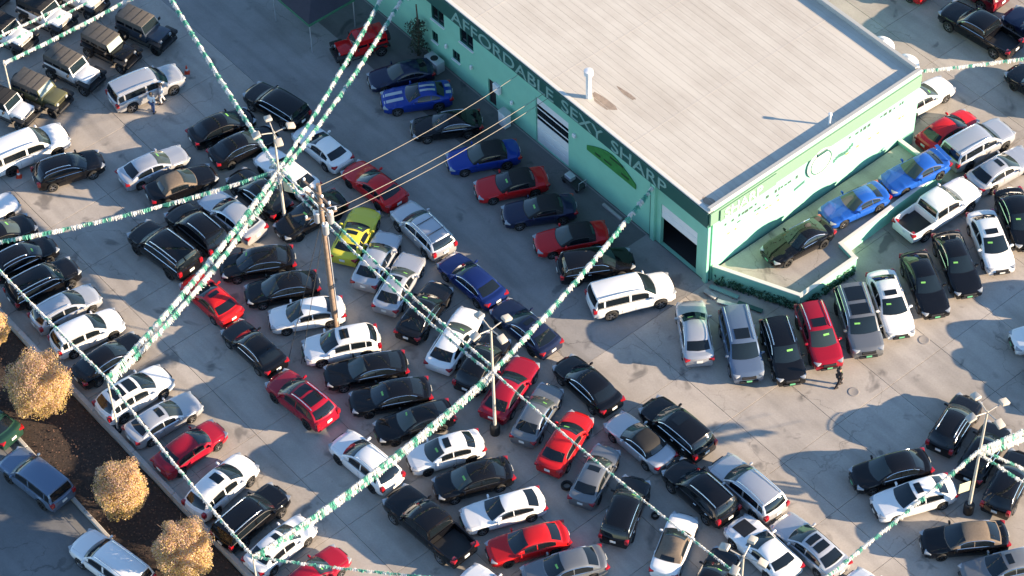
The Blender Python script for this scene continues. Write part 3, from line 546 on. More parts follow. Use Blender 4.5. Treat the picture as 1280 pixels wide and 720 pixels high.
CARS = [
    (-23.66, 22.83, 0.0, -34.8, 1.032, 'jeep', 'slate', '', 'dark slate off-roader nearest the open lane, first of the off-roader row'),
    (-25.84, 21.25, 0.0, -36.3, 1.036, 'jeep', 'black', 'clear', 'black off-roader with bright windscreen, second in the off-roader row'),
    (-28.09, 19.28, 0.0, -35.9, 1.049, 'jeep', 'white', 'tantop', 'off-roader with white bonnet and tan soft top, third in the row'),
    (-30.00, 17.25, 0.0, -32.2, 1.012, 'jeep', 'olive', 'clear', 'olive off-roader with black top parked beside the white-bonneted ones'),
    (-32.01, 16.10, 0.0, -32.7, 1.001, 'jeep', 'white', '', 'white off-roader cut by the left edge, just above the long white SUV'),
    (-32.84, 23.05, 0.0, -35.6, 1.050, 'jeep', 'white', '', 'white off-roader behind the streamers at the far upper left corner'),
    (-30.40, 24.69, 0.0, -36.0, 1.050, 'jeep', 'white', '', 'white off-roader behind the streamers, middle of the rear row'),
    (-28.37, 26.40, 0.0, -36.3, 1.050, 'jeep', 'white', '', 'white off-roader at the top edge behind the streamers'),
    (-35.14, 27.32, 0.0, -35.9, 1.050, 'jeep', 'white', '', 'white off-roader in the extreme top left corner'),
    (-9.53, 20.85, 0.0, -157.9, 0.950, 'jeep', 'red', 'redtop', 'red off-roader parked in shade beside the dark canopy'),
    (-23.30, 17.58, 0.0, 29.6, 0.980, 'bigsuv', 'silver', 'rails', 'large silver SUV beside the two standing people'),
    (-30.47, 12.31, 0.0, 29.4, 1.050, 'bigsuv', 'white', 'rails', 'long white SUV at the left edge below the off-roaders'),
    (-27.72, 10.50, 0.0, 21.6, 0.985, 'suv', 'black', 'rails', 'black SUV parked right below the long white SUV'),
    (-22.37, 10.57, 0.0, 31.5, 0.962, 'sedan', 'silver', 'tag', 'pale silver saloon left of the brown-roofed convertible'),
    (-20.51, 8.94, 0.0, 26.7, 0.980, 'convertible', 'black', 'brownroof', 'dark convertible with faded brown soft top beside the silver saloon'),
    (-18.23, 13.84, 0.0, 30.0, 0.967, 'sedan', 'black', 'tag', 'black saloon with blue rear glass below the upper left streamer'),
    (-16.74, 12.09, 0.0, 31.2, 0.958, 'sedan', 'black', '', 'black saloon just below another black saloon, left of the light pole'),
    (-14.76, 15.56, 0.0, 139.0, 0.965, 'suv', 'black', '', 'dark SUV behind the floodlights of the left pole'),
    (-13.91, 9.63, 0.0, 132.9, 0.999, 'sedan', 'white', '', 'white saloon right under the hub of the left pole'),
    (-11.75, 11.80, 0.0, 130.8, 0.995, 'coupe', 'white', '', 'white coupe with black rear glass beside the red coupe'),
    (-17.18, 6.10, 0.0, 133.5, 1.038, 'sedan', 'silver', '', 'silver saloon crossed by the thick streamer below the left pole'),
    (-21.19, 3.32, 0.0, 135.3, 1.050, 'suv', 'black', 'rails', 'black SUV with roof rails casting a shadow on the open lane'),
    (-19.24, 5.03, 0.0, 132.3, 1.050, 'suv', 'black', 'rails', 'black SUV with roof rails between another black SUV and a silver saloon'),
    (-15.59, 7.92, 0.0, 132.2, 1.013, 'sedan', 'black', 'tag', 'black saloon with red tail lights behind the yellow sign on the left pole'),
    (-12.30, 5.88, 0.0, -144.2, 0.994, 'sedan', 'black', 'tag', 'black saloon half hidden behind the crossarms of the wooden pole'),
    (-8.42, 8.33, 0.0, 132.6, 1.037, 'coupe', 'red', 'tag', 'dark red coupe with rear scoop under the power lines'),
    (-9.50, 4.17, 0.0, 70.3, 1.008, 'sports', 'yellow', 'sun tag', 'yellow sports car behind the wooden utility pole'),
    (-32.70, 6.82, 0.0, 34.2, 0.950, 'sedan', 'white', '', 'white car nose at the left edge above the black ones'),
    (-31.33, 4.94, 0.0, 33.9, 0.960, 'suv', 'black', 'tag', 'black SUV nose at the left edge under the streamer'),
    (-29.81, 3.06, 0.0, 33.6, 0.950, 'suv', 'black', 'rails tag', 'black SUV with silver roof rails, second of the left column'),
    (-28.39, 0.99, 0.0, 34.8, 0.950, 'suv', 'black', 'rails', 'black SUV right above the SUV with a ribbed silver roof'),
    (-26.85, -1.06, 0.0, 35.1, 0.958, 'suv', 'silver', 'rails', 'silver SUV in the left column between black and white cars'),
    (-25.38, -3.06, 0.0, 31.1, 0.950, 'suv', 'white', 'tag', 'pale wagon above the black saloon in the left column'),
    (-23.92, -5.11, 0.0, 40.6, 0.981, 'sedan', 'black', 'tag', 'black saloon between two white cars beside the biggest autumn tree'),
    (-22.21, -7.88, 0.0, 38.4, 1.038, 'suv', 'white', 'sun pano', 'white SUV with two dark sunroofs at the short streamer pole'),
    (-20.40, -9.72, 0.0, 36.4, 0.975, 'sedan', 'silver', 'sun', 'silver saloon just above the red saloon in the left column'),
    (-18.72, -11.96, 0.0, 42.2, 0.991, 'sedan', 'crimson', '', 'deep red saloon in the left column near the middle autumn tree'),
    (-16.77, -14.78, 0.0, 49.6, 1.033, 'suv', 'white', 'sun', 'white SUV between red saloon and black SUV in the left column'),
    (-15.00, -16.99, 0.0, 46.6, 0.992, 'suv', 'black', 'rails', 'black SUV in the left column beside the lowest autumn tree'),
    (-13.31, -18.93, 0.0, 45.7, 0.981, 'sedan', 'white', 'sun tag', 'white saloon under the meeting streamers at bottom left'),
    (-11.47, -21.09, 0.0, 44.2, 0.968, 'sedan', 'crimson', 'tag', 'red saloon cut by the bottom edge at lower left'),
    (-15.43, 2.08, 0.0, -170.3, 1.011, 'sedan', 'black', 'tag', 'black saloon with nose left, top of the middle column'),
    (-13.85, -0.06, 0.0, -168.5, 0.994, 'sedan', 'black', '', 'black saloon directly above the white one at the wooden pole'),
    (-12.31, -2.15, 0.0, -169.7, 1.004, 'sedan', 'white', '', 'white saloon behind the foot of the wooden utility pole'),
    (-10.19, -4.65, 0.0, -168.4, 1.011, 'suv', 'white', 'sun tag', 'white wagon with small sunroof below the wooden pole'),
    (-8.71, -6.58, 0.0, -169.3, 0.996, 'sedan', 'black', 'tag', 'black saloon right below the white wagon'),
    (-7.26, -8.62, 0.0, -169.5, 0.997, 'sedan', 'black', 'tag', 'black saloon in the middle of three black ones'),
    (-5.86, -10.54, 0.0, -161.2, 0.951, 'sedan', 'black', 'tag', 'black saloon lowest of three, beside the thick streamer'),
    (-4.08, -12.81, 0.0, -162.2, 0.981, 'sedan', 'white', 'sun tag', 'white saloon right of the thick streamer, above a black saloon'),
    (-2.53, -14.83, 0.0, -163.4, 1.004, 'sedan', 'black', 'tag', 'black saloon between two white saloons at lower centre'),
    (-0.90, -16.99, 0.0, -163.4, 0.975, 'sedan', 'white', 'tag', 'white saloon right of the black pickup'),
    (0.43, -19.33, 0.0, -165.0, 0.972, 'sedan', 'red', 'tag', 'red saloon below the white saloon at the bottom centre'),
    (2.38, -21.09, 0.0, -165.3, 0.992, 'sedan', 'gray', 'tag', 'grey saloon at the bottom edge below the red saloon'),
    (-1.41, -22.68, 0.0, 134.5, 0.950, 'sedan', 'white', '', 'white car roof peeping over the bottom edge'),
    (-18.14, -0.61, 0.0, 130.9, 0.994, 'coupe', 'red', 'sun', 'red coupe with dark sunroof under the thick left streamer'),
    (-15.37, -4.56, 0.0, 130.4, 0.984, 'sedan', 'black', '', 'black saloon between red coupe and red SUV'),
    (-12.41, -8.68, 0.0, 133.7, 1.050, 'suv', 'crimson', 'pano rails', 'red SUV with two dark roof panels'),
    (-8.61, -13.36, 0.0, 133.0, 1.050, 'suv', 'white', 'rails', 'white SUV crossed by the thick streamer at lower centre'),
    (-5.01, -17.99, 0.0, 132.6, 1.050, 'pickup', 'black', '', 'black crew cab pickup with open bed at lower centre'),
    (-8.15, 2.03, 0.0, 69.2, 0.981, 'sedan', 'silver', 'tag', 'silver saloon right below the yellow sports car'),
    (-6.79, 0.12, 0.0, 67.6, 0.978, 'sedan', 'silver', 'sun tag', 'silver saloon with sunroof beside the black saloon with pale pillars'),
    (-5.27, -2.17, 0.0, 62.0, 0.996, 'sedan', 'black', 'tag', 'black saloon crossed by the double streamer, above a white saloon'),
    (-3.46, -4.45, 0.0, 63.6, 1.015, 'sedan', 'white', 'tag', 'white saloon left of the central light pole'),
    (-1.86, -6.34, 0.0, 61.8, 0.997, 'suv', 'black', 'tag', 'black SUV right behind the central light pole'),
    (-0.31, -8.29, 0.0, 62.0, 0.992, 'sedan', 'crimson', 'tag', 'dark red saloon right of the foot of the central light pole'),
    (1.24, -10.23, 0.0, 64.7, 0.952, 'sedan', 'gray', 'tag', 'grey saloon between the dark red and bright red cars'),
    (2.76, -12.40, 0.0, 61.5, 1.010, 'sedan', 'red', 'tag', 'bright red saloon crossed by the thin streamer'),
    (4.35, -14.79, 0.0, 65.1, 0.966, 'sedan', 'gray', 'sun tag', 'grey saloon with sunroof right below the bright red saloon'),
    (5.94, -17.35, 0.0, 69.6, 0.988, 'suv', 'black', 'tag', 'black SUV between grey saloon and brown-roofed white convertible'),
    (8.52, -19.74, 0.0, 68.8, 0.950, 'convertible', 'white', 'brownroof', 'white convertible with brown soft top near the bottom edge'),
    (10.39, -22.20, 0.0, 61.8, 0.950, 'sedan', 'black', 'tag', 'black saloon behind the floodlights at the bottom edge'),
    (-5.36, 4.34, 0.0, 126.1, 1.027, 'suv', 'silver', 'rails', 'silver wagon with roof bars above the blue saloon'),
    (-2.42, 0.19, 0.0, 130.4, 1.015, 'sedan', 'blue', 'tag', 'dark blue saloon at the edge of the building shadow'),
    (0.74, -3.69, 0.0, 130.5, 0.998, 'sedan', 'navy', 'sun', 'navy saloon with sunroof under the streamer to the building'),
    (4.23, -8.23, 0.0, 127.9, 1.047, 'sedan', 'black', '', 'black saloon alone at the edge of the sunlit lane'),
    (7.03, -12.45, 0.0, 130.4, 0.999, 'convertible', 'silver', '', 'silver convertible beside a black SUV with bare roof'),
    (9.21, -11.66, 0.0, 130.0, 1.043, 'suv', 'black', 'sun', 'black SUV at the sunlit lane, above a silver SUV'),
    (10.22, -16.25, 0.0, 128.7, 1.041, 'suv', 'black', 'rails', 'black SUV with roof rails left of the long silver SUV'),
    (12.89, -16.05, 0.0, 128.9, 1.050, 'suv', 'silver', 'rails', 'long silver SUV at the sunlit lane'),
    (13.39, -20.21, 0.0, 126.6, 1.050, 'sports', 'white', 'stripesdark', 'white sports car with dark bonnet panel near the bottom edge'),
    (16.00, -20.08, 0.0, 129.4, 1.018, 'sedan', 'silver', 'pano', 'silver saloon with wide dark roof panel under a streamer'),
    (19.38, -23.81, 0.0, 130.1, 1.000, 'sedan', 'white', '', 'pale car roof just entering the bottom edge'),
    (21.05, -15.15, 0.0, -165.7, 1.011, 'sedan', 'black', '', 'black saloon above the white saloon at the right pole'),
    (22.11, -17.05, 0.0, -163.4, 0.996, 'sedan', 'white', 'sun', 'white saloon left of the foot of the right light pole'),
    (24.54, -19.99, 0.0, -175.9, 1.003, 'sedan', 'black', 'brownroof', 'black saloon with brown roof below the right light pole'),
    (26.41, -21.92, 0.0, -167.6, 0.978, 'sedan', 'gray', 'sun', 'grey saloon cut by the bottom right corner'),
    (25.10, -11.96, 0.0, 56.9, 0.969, 'suv', 'black', 'rails', 'black SUV behind the floodlights of the right pole'),
    (26.44, -14.05, 0.0, 57.3, 1.003, 'sedan', 'black', '', 'black car hidden behind the right light pole and its yellow sign'),
    (27.57, -16.25, 0.0, 60.2, 1.017, 'suv', 'black', '', 'black SUV at the right edge under two thin streamers'),
    (31.50, -5.59, 0.0, -170.4, 0.992, 'sedan', 'white', '', 'pale saloon nose entering at the right edge'),
    (34.31, -10.46, 0.0, -172.0, 0.988, 'suv', 'gray', '', 'grey SUV beyond the right edge whose shadow reaches the lane'),
    (32.34, -7.87, 0.0, -171.9, 0.993, 'suv', 'black', '', 'black SUV beyond the right edge below the pale saloon nose'),
    (34.70, -3.06, 0.0, -171.7, 0.999, 'suv', 'silver', '', 'silver SUV beyond the right edge above the pale saloon nose'),
    (10.72, -4.50, 0.0, 93.1, 1.049, 'sedan', 'silver', 'tag', 'silver saloon with its tail toward the lane, left end of the row'),
    (13.38, -5.67, 0.0, -84.0, 1.011, 'bigsuv', 'slateblue', 'sun rails', 'slate blue SUV second in the row before the building'),
    (15.78, -6.20, 0.0, -81.3, 1.010, 'suv', 'black', 'rails tag', 'black SUV third in the row, beside the red one'),
    (18.01, -5.07, 0.0, -79.8, 1.018, 'suv', 'crimson', 'sun rails tag', 'red SUV in the row before the green platform'),
    (20.47, -4.15, 0.0, -82.3, 1.050, 'suv', 'gray', 'pano rails tag', 'dark grey SUV with two roof panes beside the red SUV'),
    (22.53, -2.75, 0.0, -81.0, 1.035, 'sedan', 'white', 'sun tag', 'white saloon in the row before the platform'),
    (24.77, -1.29, 0.0, -79.5, 1.012, 'sedan', 'black', 'tag', 'black saloon with dark blue bonnet right of the white one'),
    (26.93, 0.26, 0.0, -80.1, 1.018, 'sedan', 'black', 'tag', 'black saloon second from the right end of the row'),
    (29.20, 1.94, 0.0, -80.9, 1.050, 'sedan', 'white', 'sun tag', 'white saloon with small black sunroof right of the pickup'),
    (31.16, 3.72, 0.0, -80.6, 1.045, 'sedan', 'black', 'tag', 'black saloon cut by the right edge, end of the row'),
    (26.29, 4.62, 0.0, 36.8, 1.042, 'pickup', 'white', '', 'white pickup with empty bed beside the platform'),
    (30.75, 7.99, 0.0, 33.7, 0.980, 'sedan', 'silver', 'sun', 'silver saloon between white pickup and silver wagon'),
    (29.53, 10.06, 0.0, 33.5, 1.039, 'suv', 'silver', 'rails', 'silver wagon with ribbed roof right of the red saloon'),
    (27.88, 11.50, 0.0, 36.6, 0.962, 'sedan', 'red', 'tag', 'red saloon at the far corner of the building'),
    (26.57, 14.47, 0.0, 34.9, 0.967, 'sedan', 'white', 'tag', 'white car half hidden behind the building corner'),
    (31.24, 20.53, 0.0, 134.3, 1.015, 'pickup', 'black', '', 'black pickup with empty bed at the top right'),
    (31.38, 24.83, 0.0, 132.6, 1.050, 'suv', 'maroon', '', 'maroon SUV behind the black pickup'),
    (35.07, 20.34, 0.0, 131.8, 1.050, 'sedan', 'navy', '', 'dark blue saloon at the top right edge'),
    (34.31, 14.93, 0.0, 128.2, 1.050, 'sedan', 'black', '', 'black car corner below the far right streamer'),
    (26.76, 25.78, 0.0, 132.6, 1.050, 'sedan', 'red', '', 'red car tail at the top edge right of the roof'),
    (-6.79, 18.12, 0.0, -166.2, 0.950, 'coupe', 'navy', '', 'dark blue coupe at the top of the wall row'),
    (-5.75, 16.01, 0.0, -172.7, 1.003, 'sports', 'royal', 'stripes', 'blue sports coupe with two white stripes'),
    (-3.85, 13.39, 0.0, -172.8, 1.004, 'coupe', 'black', 'tag', 'black coupe right below the striped blue one'),
    (-1.55, 10.49, 0.0, -168.9, 1.005, 'convertible', 'royal', '', 'blue convertible with black top under the power lines'),
    (0.16, 8.03, 0.0, -167.9, 0.992, 'convertible', 'red', 'tag', 'upper red convertible with black top in the wall row'),
    (1.83, 5.71, 0.0, -171.5, 0.992, 'convertible', 'navy', 'tag', 'dark navy convertible between two red ones'),
    (3.72, 3.33, 0.0, -169.2, 0.992, 'convertible', 'red', 'tag', 'lower red convertible with black top, sixth in the wall row'),
    (5.09, 1.03, 0.0, 9.4, 1.000, 'suv', 'black', '', 'black wagon backed in right above the white SUV'),
    (7.10, -1.49, 0.0, 15.1, 1.028, 'bigsuv', 'white', 'rails', 'big white SUV before the open garage door'),
    (-27.35, -13.78, 0.0, 137.2, 0.995, 'suv', 'slateblue', '', 'slate blue SUV parked in the street by the mulch bed'),
    (-22.58, -19.85, 0.0, 138.7, 1.022, 'bigsuv', 'white', 'rails', 'white SUV with roof rails in the street at the bottom left'),
    (-30.80, -9.33, 0.0, 141.3, 1.050, 'sedan', 'green', '', 'dark green car tail at the left edge in the street'),
    (17.35, 1.57, 1.0, -148.4, 1.000, 'sports', 'black', '', 'black sports car first on the raised green platform'),
    (21.11, 4.52, 1.0, -152.1, 0.968, 'sports', 'brightblue', '', 'bright blue sports saloon in the middle of the raised platform'),
    (25.12, 7.03, 1.0, -150.6, 0.987, 'sports', 'brightblue', 'wing', 'bright blue sports saloon at the far end of the platform'),
]
rng = random.Random(5)
def spawn(x, y, z, hd, sc, kind, colour, extras, label):
    nm, cat = NAMES[kind]; ex = extras.split()
    if kind in ('sedan', 'suv') and 'brownroof' not in ex: k = KINDS[kind + rng.choice(('', '_b', '_c'))]
    else: k = KINDS[kind]
    grp = 'sports cars on the raised platform' if z > .5 else ('cars parked in the street' if (Vector((x, y, 0)) - BO).dot(BX) < -38 else ('off-roaders on the sales lot' if kind == 'jeep' else 'cars parked on the sales lot'))
    zz = z - (.10 if 'street' in grp else 0)
    root = thing(nm, label, cat, (x, y, zz), rad(hd), grp, (sc, sc * rng.uniform(.985, 1.01), sc * rng.uniform(.97, 1.04)))
    pm = PAINT[colour]; roof = pm
    if kind == 'convertible' or (kind == 'jeep'): roof = FABRIC
    if 'brownroof' in ex: roof = BROWN
    if 'tantop' in ex or (kind == 'jeep' and colour in ('slate', 'olive', 'black')): roof = TANTOP
    if 'redtop' in ex: roof = pm
    M = {'paint': pm, 'roof': roof, 'roofpaint': pm, 'glass': GLASS, 'screen': CLEAR if 'clear' in ex else rng.choice(SCREENS), 'trim': TRIM, 'tyre': TYRE, 'rim': RIM if rng.random() < .75 else TRIM, 'chrome': CHROME, 'chrometrim': CHROME if (colour in ('black', 'navy', 'gray', 'slate', 'silver', 'blue') and rng.random() < .75) else TRIM,
         'lamp': LAMP, 'tail': TAIL, 'plate': PLATE, 'dealer': DEALER if rng.random() < .6 else PLATE, 'sticker': TAGG, 'white': PAINT['silver']}
    todo = list(k.parts)
    for e in ex:
        if e == 'sun' and 'pano' in ex: continue
        if e == 'tag' and rng.random() < .25: continue
        if e == 'tag' and rng.random() < .5 and 'tag2' in k.opt: e = 'tag2'
        for q in k.opt.get(e, ()): todo.append((*q, (0, 0, 0), (0, 0, 0), ()))
    if label.startswith('silver wagon with roof bars'):
        for q in k.opt['bars']: todo.append((*q, (0, 0, 0), (0, 0, 0), ()))
    for name, me, slot, loc, rot, kids in todo:
        o = link(name, me, M[slot], root, loc, rot)
        if name in ('shut_line', 'window_trim'): o['kind'] = 'stuff'
        for kn, km, ks in kids: link(kn, km, M[ks], o)
for row in CARS: spawn(*row)

# ------------------------------------------------------------------ dealership building
BLD = thing('dealership_building', 'teal green dealership building with cream metal roof and lettered fascia', 'building', BO, BT)
LM = Matrix(((1, 0, 0, 0), (0, -1, 0, 0), (0, 0, 1, 0), (0, 0, 0, 1)))     # building-local: x along a, -y along b
BH, BW, BLN = 6.25, 17.75, 46.0
def wall_holes(name, x0, x1, z0, z1, holes, depth, plane):
    """Wall sheet with real openings and reveals. plane(x, d, z) -> local point, d = depth inward."""
    xs = sorted({x0, x1, *[h[0] for h in holes], *[h[1] for h in holes]}); zs = sorted({z0, z1, *[h[2] for h in holes], *[h[3] for h in holes]})
    m = MB()
    for a_, b_ in zip(xs, xs[1:]):
        for c_, d_ in zip(zs, zs[1:]):
            cx, cz = (a_ + b_) / 2, (c_ + d_) / 2
            if any(h[0] < cx < h[1] and h[2] < cz < h[3] for h in holes): continue
            for dd, fl in ((0, 0), (depth, 1)):
                q = [plane(a_, dd, c_), plane(b_, dd, c_), plane(b_, dd, d_), plane(a_, dd, d_)]
                m.add(q if not fl else q[::-1], [(0, 1, 2, 3)])
    for h in holes:
        c4 = [(h[0], h[2]), (h[1], h[2]), (h[1], h[3]), (h[0], h[3])]
        for (p_, q_) in zip(c4, c4[1:] + c4[:1]): m.add([plane(p_[0], 0, p_[1]), plane(q_[0], 0, q_[1]), plane(q_[0], depth, q_[1]), plane(p_[0], depth, p_[1])], [(0, 1, 2, 3)])
    return m.mesh(name)
pl_sw = lambda x, d, z: Vector((x, -d, z))
pl_se = lambda y, d, z: Vector((d, -y, z))
GAR1, GAR2 = (1.0, 4.2, 0, 3.6), (12.75, 15.9, 0, 4.0)
WINS = [(24.95, 26.25, 3.45, 4.82), (22.0, 23.35, 3.45, 4.82), (25.7, 26.3, 1.5, 2.35), (23.45, 24.2, 1.35, 2.15), (28.6, 29.9, 3.45, 4.82), (31.5, 32.9, 3.45, 4.82)]
DOOR = (19.85, 20.6, 0, 2.15)
link('wall', wall_holes('wall_long', 0, BLN, 0, BH - .03, [GAR1, GAR2, DOOR] + WINS, .25, pl_sw), TEAL, BLD)
link('wall', wall_holes('wall_street', .25, BW - .25, 0, BH - .03, [], .25, pl_se), TEAL, BLD)
link('wall', MB().box((BLN / 2, -(BW - .125), (BH - .03) / 2), (BLN, .25, BH - .03)).mesh('wall_back'), TEAL, BLD)
link('wall', MB().box((BLN - .125, -BW / 2, (BH - .05) / 2), (.25, BW - .5, BH - .05)).mesh('wall_end'), TEAL, BLD)
# roof sheets: real standing-seam panels
rf = link('roof', MB().box((BLN / 2, -BW / 2, BH - .14), (BLN - .1, BW - .1, .10)).mesh('roof'), ROOFM, BLD)
npan = 34; pw = (BW - .3) / npan
pan = MB().box((0, 0, .0), (BLN - .2, pw - .006, .04)); pan.box((0, pw / 2 - .012, .020), (BLN - .2, .018, .008)); pan.mesh('roof_panel')
def roof_mat(name, col):
    m, t, b = new_mat(name); L = t.links.new; N = t.nodes.new; geo = N('ShaderNodeNewGeometry'); f = None
    for sx, sy, sc, lo, hi in ((.05, 1.0, 1.0, .955, 1.03), (.16, .16, 1.0, .94, 1.04), (.02, 5.0, 1.0, .97, 1.02), (.9, .9, 1.0, .98, 1.01)):
        mp = N('ShaderNodeMapping'); mp.vector_type = 'TEXTURE'; mp.inputs['Rotation'].default_value = (0, 0, BT); mp.inputs['Scale'].default_value = (1 / sx, 1 / sy, 1)
        L(geo.outputs['Position'], mp.inputs['Vector']); n = N('ShaderNodeTexNoise'); n.inputs['Scale'].default_value = sc; n.inputs['Detail'].default_value = 6; n.inputs['Roughness'].default_value = .65; L(mp.outputs[0], n.inputs['Vector'])
        r = N('ShaderNodeMapRange'); r.inputs[1].default_value = .32; r.inputs[2].default_value = .62; r.inputs[3].default_value = lo; r.inputs[4].default_value = hi; L(n.outputs[0], r.inputs[0])
        if f is None: f = r.outputs[0]
        else:
            k = N('ShaderNodeMath'); k.operation = 'MULTIPLY'; L(f, k.inputs[0]); L(r.outputs[0], k.inputs[1]); f = k.outputs[0]
    mx = N('ShaderNodeMix'); mx.data_type = 'RGBA'; mx.inputs[6].default_value = (.27, .215, .165, 1); mx.inputs[7].default_value = (*col, 1); r = N('ShaderNodeMapRange'); r.inputs[1].default_value = .72; r.inputs[2].default_value = 1.05; L(f, r.inputs[0]); L(r.outputs[0], mx.inputs[0])
    L(mx.outputs[2], b.inputs['Base Color']); b.inputs['Roughness'].default_value = .75; return m
pmats = [roof_mat('cream_roof_sheet_%d' % i, (0.565 * q, 0.52 * q, 0.44 * q)) for i, q in enumerate((1.0, .992, 1.008))]
for i in range(npan): link('roof_panel', bpy.data.meshes['roof_panel'], random.choice(pmats), rf, (BLN / 2, -(.15 + (i + .5) * pw), BH - .055))
# lap joints across the sheets and stains
for q in (7.3, 14.6, 22.0, 29.3): link('lap_joint', MB().box((q, -BW / 2, BH - .030), (.03, BW - .5, .012)).mesh('lap_joint'), ROOFM, rf)
STAIN = mat('rust_stain', (0.29, 0.225, 0.17), rough=0.9, var=0.3, scale=3)
def blot(name, a_, b_, la, lb, ph):
    m = MB(); v = [(a_ + la * (1 + .25 * math.sin(3 * w + ph)) * math.cos(w), -(b_ + lb * (1 + .2 * math.cos(2 * w + ph)) * math.sin(w)), BH - .0325) for w in [2 * math.pi * i / 14 for i in range(14)]]
    m.add(v, [tuple(range(14))]); return link(name, m.mesh(name), STAIN, rf)
# eave flashing and lettered fascia along the long wall
link('eave_flashing', MB().bbox((BLN / 2, .02, BH + .01), (BLN, .26, .09), .02).mesh('eave_flashing'), FLASH, BLD)
fas = link('fascia', MB().bbox((BLN / 2 + .02, .10, BH - .69), (BLN - .04, .20, 1.26), .015).mesh('fascia'), DKTEAL, BLD)
link('fascia', MB().bbox((-.07, -BW / 2 + .1, BH - .57), (.14, BW, 1.00), .015).mesh('fascia_street'), BAND, BLD)
# parapets on street side and back
link('parapet', MB().bbox((.14, -BW / 2 + .02, BH + .10), (.28, BW + .02, .30), .02).mesh('parapet'), COPING, BLD)
link('parapet', MB().bbox((BLN / 2 + .16, -(BW - .14), BH + .13), (BLN - .34, .28, .36), .02).mesh('parapet_back'), COPING, BLD)
# lettering
def text_mesh(s, size, ext=.02):
    cu = bpy.data.curves.new('t', 'FONT'); cu.body = s; cu.size = size; cu.extrude = ext; cu.align_x = 'LEFT'; cu.offset = .004
    o = bpy.data.objects.new('t', cu); COL.objects.link(o); bpy.context.view_layer.update()
    me = bpy.data.meshes.new_from_object(o.evaluated_get(bpy.context.evaluated_depsgraph_get())); me.name = 'lettering'
    bpy.data.objects.remove(o); bpy.data.curves.remove(cu); return me
def letters(words, length, parent, material, place, size, wide=1.0):
    """Spread the words over a given length; each word is one lettering part."""
    mes = [text_mesh(w, size) for w in words]; ws = [max(v.co.x for v in m.vertices) * wide for m in mes]
    gap = (length - sum(ws)) / max(1, len(ws) - 1); x = 0
    for m, w in zip(mes, ws):
        o = link('lettering', m, material, parent); o.matrix_basis = place(x) @ Matrix.Diagonal((wide, 1, 1, 1)); x += w + gap
# reads from upper left (large a) to lower right (small a)
def place_sw(a0): return lambda x: Matrix.Translation((a0 - x, .215, BH - 1.20)) @ Matrix(((-1, 0, 0, 0), (0, 0, 1, 0), (0, 1, 0, 0), (0, 0, 0, 1)))
def word(w, a0, length):
    m = text_mesh(w, 1.36); k = length / max(v.co.x for v in m.vertices)
    o = link('lettering', m, PALE, fas); o.matrix_basis = place_sw(a0)(0) @ Matrix.Diagonal((k, 1, 1, 1))
word('AFFORDABLE', 23.9, 10.0); word('SEXY', 13.2, 3.9); word('SHARP', 8.6, 5.0)
sg_ = link('wall_sign', MB().bbox((-.20, -2.9, BH - .60), (.08, 4.6, .95), .01).mesh('wall_sign'), BAND, BLD)
def place_se(x): return Matrix.Translation((-.255, -(.9 + x), BH - .95)) @ Matrix(((0, 0, -1, 0), (-1, 0, 0, 0), (0, 1, 0, 0), (0, 0, 0, 1)))
letters(['SHARP'], 4.0, sg_, WALLW, place_se, 1.05, 1.0)
# round emblem and printed marks on the street wall
MINT = mat('mint_print', (0.05, 0.15, 0.12), rough=.6)
em = link('emblem', MB().lathe([(.001, 0), (1.05, 0), (1.12, -.04), (1.12, -.10)], 32, 'z', Matrix.Translation((-.16, -9.1, 4.35)) @ Matrix.Rotation(-math.pi / 2, 4, 'Y')).mesh('emblem'), WALLW, BLD)
link('emblem_ring', MB().lathe([(.80, .012), (.92, .012)], 32, 'z', Matrix.Translation((-.16, -9.1, 4.35)) @ Matrix.Rotation(-math.pi / 2, 4, 'Y')).mesh('emblem_ring'), MINT, em)
link('emblem_top', MB().bbox((-.19, -9.1, 5.2), (.06, .9, .28), .05).mesh('emblem_top'), DKTEAL, em)
YEL = mat('yellow_print', (0.42, 0.36, 0.05), rough=.6); GRY = mat('grey_print', (0.05, 0.08, 0.065), rough=.6)
mrk = random.Random(21); marks = []
for z_, h_, m_, b0, b1, dens in ((4.25, .16, GRY, 1.3, 7.2, .7), (4.62, .16, GRY, 11.0, 17.0, .6), (3.25, .10, YEL, 1.6, 7.6, .45), (3.3, .10, YEL, 11.2, 16.6, .4), (3.72, .13, GRY, 2.0, 6.5, .4)):
    b_ = b0
    while b_ < b1:
        w_ = mrk.uniform(.12, .30)
        if mrk.random() < dens: marks.append((b_, z_ + mrk.uniform(-.03, .03), w_, h_ * mrk.uniform(.8, 1.7), m_))
        b_ += w_ + mrk.uniform(.05, .16)
for q_ in range(9): marks.append((10.45 + q_ * .19, 3.42 + .10 * math.sin(q_ * .9) + q_ * .04, .17, .30, MINT)); marks.append((7.1 + q_ * .10, 3.2 + .02 * q_, .09, .22, MINT))
for b_, z_, w_, h_, m_ in marks:
    link('painted_mark', MB().bbox((-.006, -b_, z_), (.012, w_, h_), .004).mesh('painted_mark'), m_, BLD)
# pilaster, corner trim, downpipe
link('pilaster', MB().bbox((4.78, .05, 2.48), (.34, .30, 4.94), .02).mesh('pilaster'), TEAL, BLD)
link('corner_trim', MB().bbox((.14, .04, 2.47), (.34, .22, 4.94), .02).mesh('corner_trim'), TEAL, BLD)
link('downpipe', MB().tube((5.02, .10, 0), (5.02, .10, 4.9), .05).mesh('downpipe', 50), DKTEAL, BLD)
